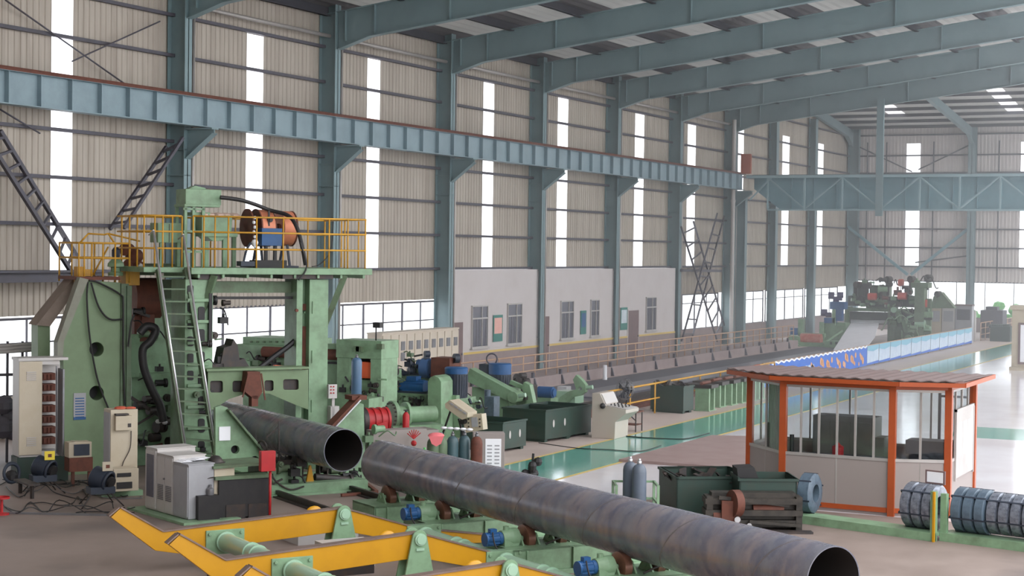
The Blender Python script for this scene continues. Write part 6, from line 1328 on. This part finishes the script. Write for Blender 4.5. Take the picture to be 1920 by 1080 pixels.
mb = MB(); mb.fb(KG, 1583, 575, 1592, 648, 0, .8, z0=0); mb.fb(KG, 1664, 575, 1678, 648, 0, .8, z0=0); mb.fb(KG, 1590, 578, 1668, 584, -.1, .5); mb.fb(KG, 1714, 534, 1732, 650, -.4, .5, z0=0); mb.fb(KG, 1708, 530, 1740, 540, -.5, .6); mb.fb(KG, 1734, 560, 1745, 650, 0, .3, z0=0); mb.fb(KG, 1630, 535, 1665, 578, .6, 1.6); mb.fp(KG, [(1745, 578), (1750, 556), (1765, 548), (1775, 560), (1790, 578)], .2, .9); mb.fb(KG, 1668, 600, 1712, 650, .2, 1.5, z0=0); link('frame', mb, GD, r, .01)
mb = MB(); mb.fb(KG, 1592, 585, 1664, 607, .1, .7); mb.fb(KG, 1590, 556, 1714, 575, .3, 1.6); mb.fb(KG, 1600, 530, 1625, 558, .8, 1.4); mb.fb(KG, 1680, 580, 1714, 605, .3, 1.2); link('dark_mechanism', mb, mat('dark_olive_grease', (74, 78, 70), .6, .2, dirt=.6, dcol=(50, 54, 64), scale=4), r)
mb = MB(); a, b = KG.P(1596, 603, Y=-.1), KG.P(1664, 603, Y=-.1); mb.cyl((a.x, -.1, a.z), (b.x, -.1, a.z), .14, n=16); link('bright_roll', mb, SV, r); clutter(r, KG, 1600, 520, 1740, 575, -.1, .3, 40, 18, [DK, GD, G, RU], 2.2); clutter(r, KG, 1668, 580, 1745, 645, -.5, -.1, 34, 19, [G, GD, GM, DK], 2.2)
mb = MB()
for (x0, x1, y_) in ((1628, 1643, 556), (1684, 1700, 555), (1685, 1694, 530)): a, b = KG.P(x0, y_, Y=0), KG.P(x1, y_, Y=0); mb.cyl((a.x, 0, a.z), (b.x, 0, a.z), .22, n=16)
mb.fb(KG, 1732, 562, 1738, 576, -.1, .1); linkp('red_motor', mb, RD if False else mat('orange_red_motor', (206, 84, 66), .5, dirt=.3), r)
mb = MB()
for (x, y_, s) in ((1663, 524, .2), (1706, 524, .22), (1738, 522, .24), (1604, 534, .2), (1624, 534, .18), (1650, 540, .2), (1700, 545, .2), (1756, 552, .2), (1664, 533, .16)): p = KG.P(x, y_, Y=.2); mb.cyl(p, p+Vector((.15, .3, 0)), s, n=14); mb.box(p.x-.08, .3, p.z-.7, p.x+.08, .5, p.z)
linkp('cylinder_head', mb, DK, r)
mb = MB()
for k in range(16): p = KG.P(1672+(k*13) % 40, 585+(k*17) % 55, Y=-.2); mb.cyl(p, p+Vector((.12, .25, .05)), .09+.04*(k % 3), n=10)
for k in range(10): p = KG.P(1596+(k*9) % 64, 562+(k*5) % 12, Y=.1); mb.cyl(p, p+Vector((.2, .2, 0)), .1, n=8)
linkp('fitting', mb, G, r)
# strip running down from the roll
s0 = [KG.P(1595, 606, Y=-.2), KG.P(1648, 606, Y=-.2)]; s0 = [KG.w(v) for v in s0]; mids = [at(1578, 632, X=98.5), at(1640, 632, X=98.5)]; ends = [at(1562, 657, X=95.), at(1622, 655, X=95.)]
mb = MB(); row = [s0, mids, ends]; vs = []
for a, b in row: vs += [a, b, a-Vector((0, 0, .03)), b-Vector((0, 0, .03))]
fs = []
for i in range(2): a = 4*i; fs += [(a, a+1, a+5, a+4), (a+2, a+6, a+7, a+3), (a, a+4, a+6, a+2), (a+1, a+3, a+7, a+5)]
fs += [(0, 2, 3, 1), (8, 9, 11, 10)]; mb.add(vs, fs); S('steel_strip', WORLD, mb, mat('pale_strip_steel', (236, 234, 240), .5, .0, dirt=.1), 'pale steel strip running down from the far roll stand to the track', 'strip')
mb = MB(); L = 92-57; mb.box(0, -.0, .0, 35, 1.9, .06); S('steel_strip', Fr(58, 24.6, 0), mb, mat('strip_on_track', (104, 104, 116), .35, .4, dirt=.3), 'long dark steel strip lying along the track bed', 'strip')
KH = K(108., 0)
for k, (x0, x1, y0, y1, lab, mt) in enumerate(((1745, 1765, 577, 625, 'far beige control cabinet at the left of the three beside the roll stand', BE), (1766, 1790, 577, 625, 'far pale control cabinet with grey panels, middle of the three', WC), (1791, 1822, 574, 625, 'far grey-blue control cabinet at the right of the three', WG))):
    r = T('control_cabinet', KH, lab, 'cabinet'); mb = MB(); mb.fb(KH, x0, y0, x1, y1, 0, .7, z0=0); link('body', mb, mt, r); mb = MB(); mb.fb(KH, x0+3, y0+6, x1-3, y0+26, -.03, 0); link('door_panel', mb, WG if k < 2 else GI, r); mb = MB(); mb.fb(KH, x0-1, y0-3, x1+1, y0, -.05, .75); link('top', mb, BR, r)
F = K(112., 0); r = T('scrap_bin', F, 'far dark green bin by the end wall, right of the banners', 'bin', 'dark green scrap bins'); mb = MB(); mb.fb(F, 1856, 612, 1894, 645, 0, 1.2, z0=0); link('body', mb, GB, r); mb = MB()
for k in range(8): p = F.P(1860+k*4, 610, Y=.5); mb.sphere((p.x, .5, p.z-.05), .25, 8, (1, 1, .6))
link('contents', mb, GB, r)
r = T('parked_machine', K(116, 0), 'dark machine behind the far railing near the end wall windows', 'machine'); F = K(116, 0); mb = MB(); mb.fb(F, 1838, 582, 1880, 615, 0, 1.5, z0=0); mb.fb(F, 1848, 575, 1870, 584, .2, 1.); link('body', mb, GI, r, .02); mb = MB(); mb.cyl(F.P(1845, 615, Y=-.1), F.P(1852, 615, Y=-.1), .4, n=14); link('wheel', mb, BK, r)
F = K(84., 0); r = T('notice_pillar', F, 'large beige pillar with a framed white board at the right edge', 'notice board'); mb = MB(); mb.fb(F, 1897, 580, 1990, 695, 0, 1.2, z0=0); mb.fb(F, 1892, 690, 1990, 697, -.1, 1.3, z0=0); mb.fb(F, 1894, 574, 1990, 582, -.1, 1.3); link('pillar', mb, BE, r)
mb = MB(); mb.fb(F, 1909, 606, 1975, 684, -.06, 0); b_ = link('board_frame', mb, BR, r); mb = MB(); mb.fb(F, 1913, 610, 1971, 680, -.08, -.06); link('white_sheet', mb, WH, b_)
# outside greenery and building seen through the end windows
mb = MB()
rn = random.Random(2)
for k in range(60): mb.sphere((rn.uniform(-1.5, 1.5), rn.uniform(-3, 2), rn.uniform(.1, 1.7)), rn.uniform(.15, .4), 8)
S('shrub', Fr(135, 22.5, 0), mb, LEAF, 'green shrubs outside the end wall windows', 'shrub')
mb = MB()
for k in range(26): mb.sphere((rn.uniform(-1, 1), rn.uniform(-2, 2), rn.uniform(.1, 1.1)), rn.uniform(.15, .35), 8)
S('shrub', Fr(134, 27.5, 0), mb, LEAF, 'low green shrub outside the end windows, right of the end wall column', 'shrub')
mb = MB(); mb.add([(20, -40, -.05), (220, -40, -.05), (220, 90, -.05), (20, 90, -.05)], [(0, 1, 2, 3)]); st('ground', mb, mat('outdoor_concrete', (236, 234, 230), .9, dirt=.1))
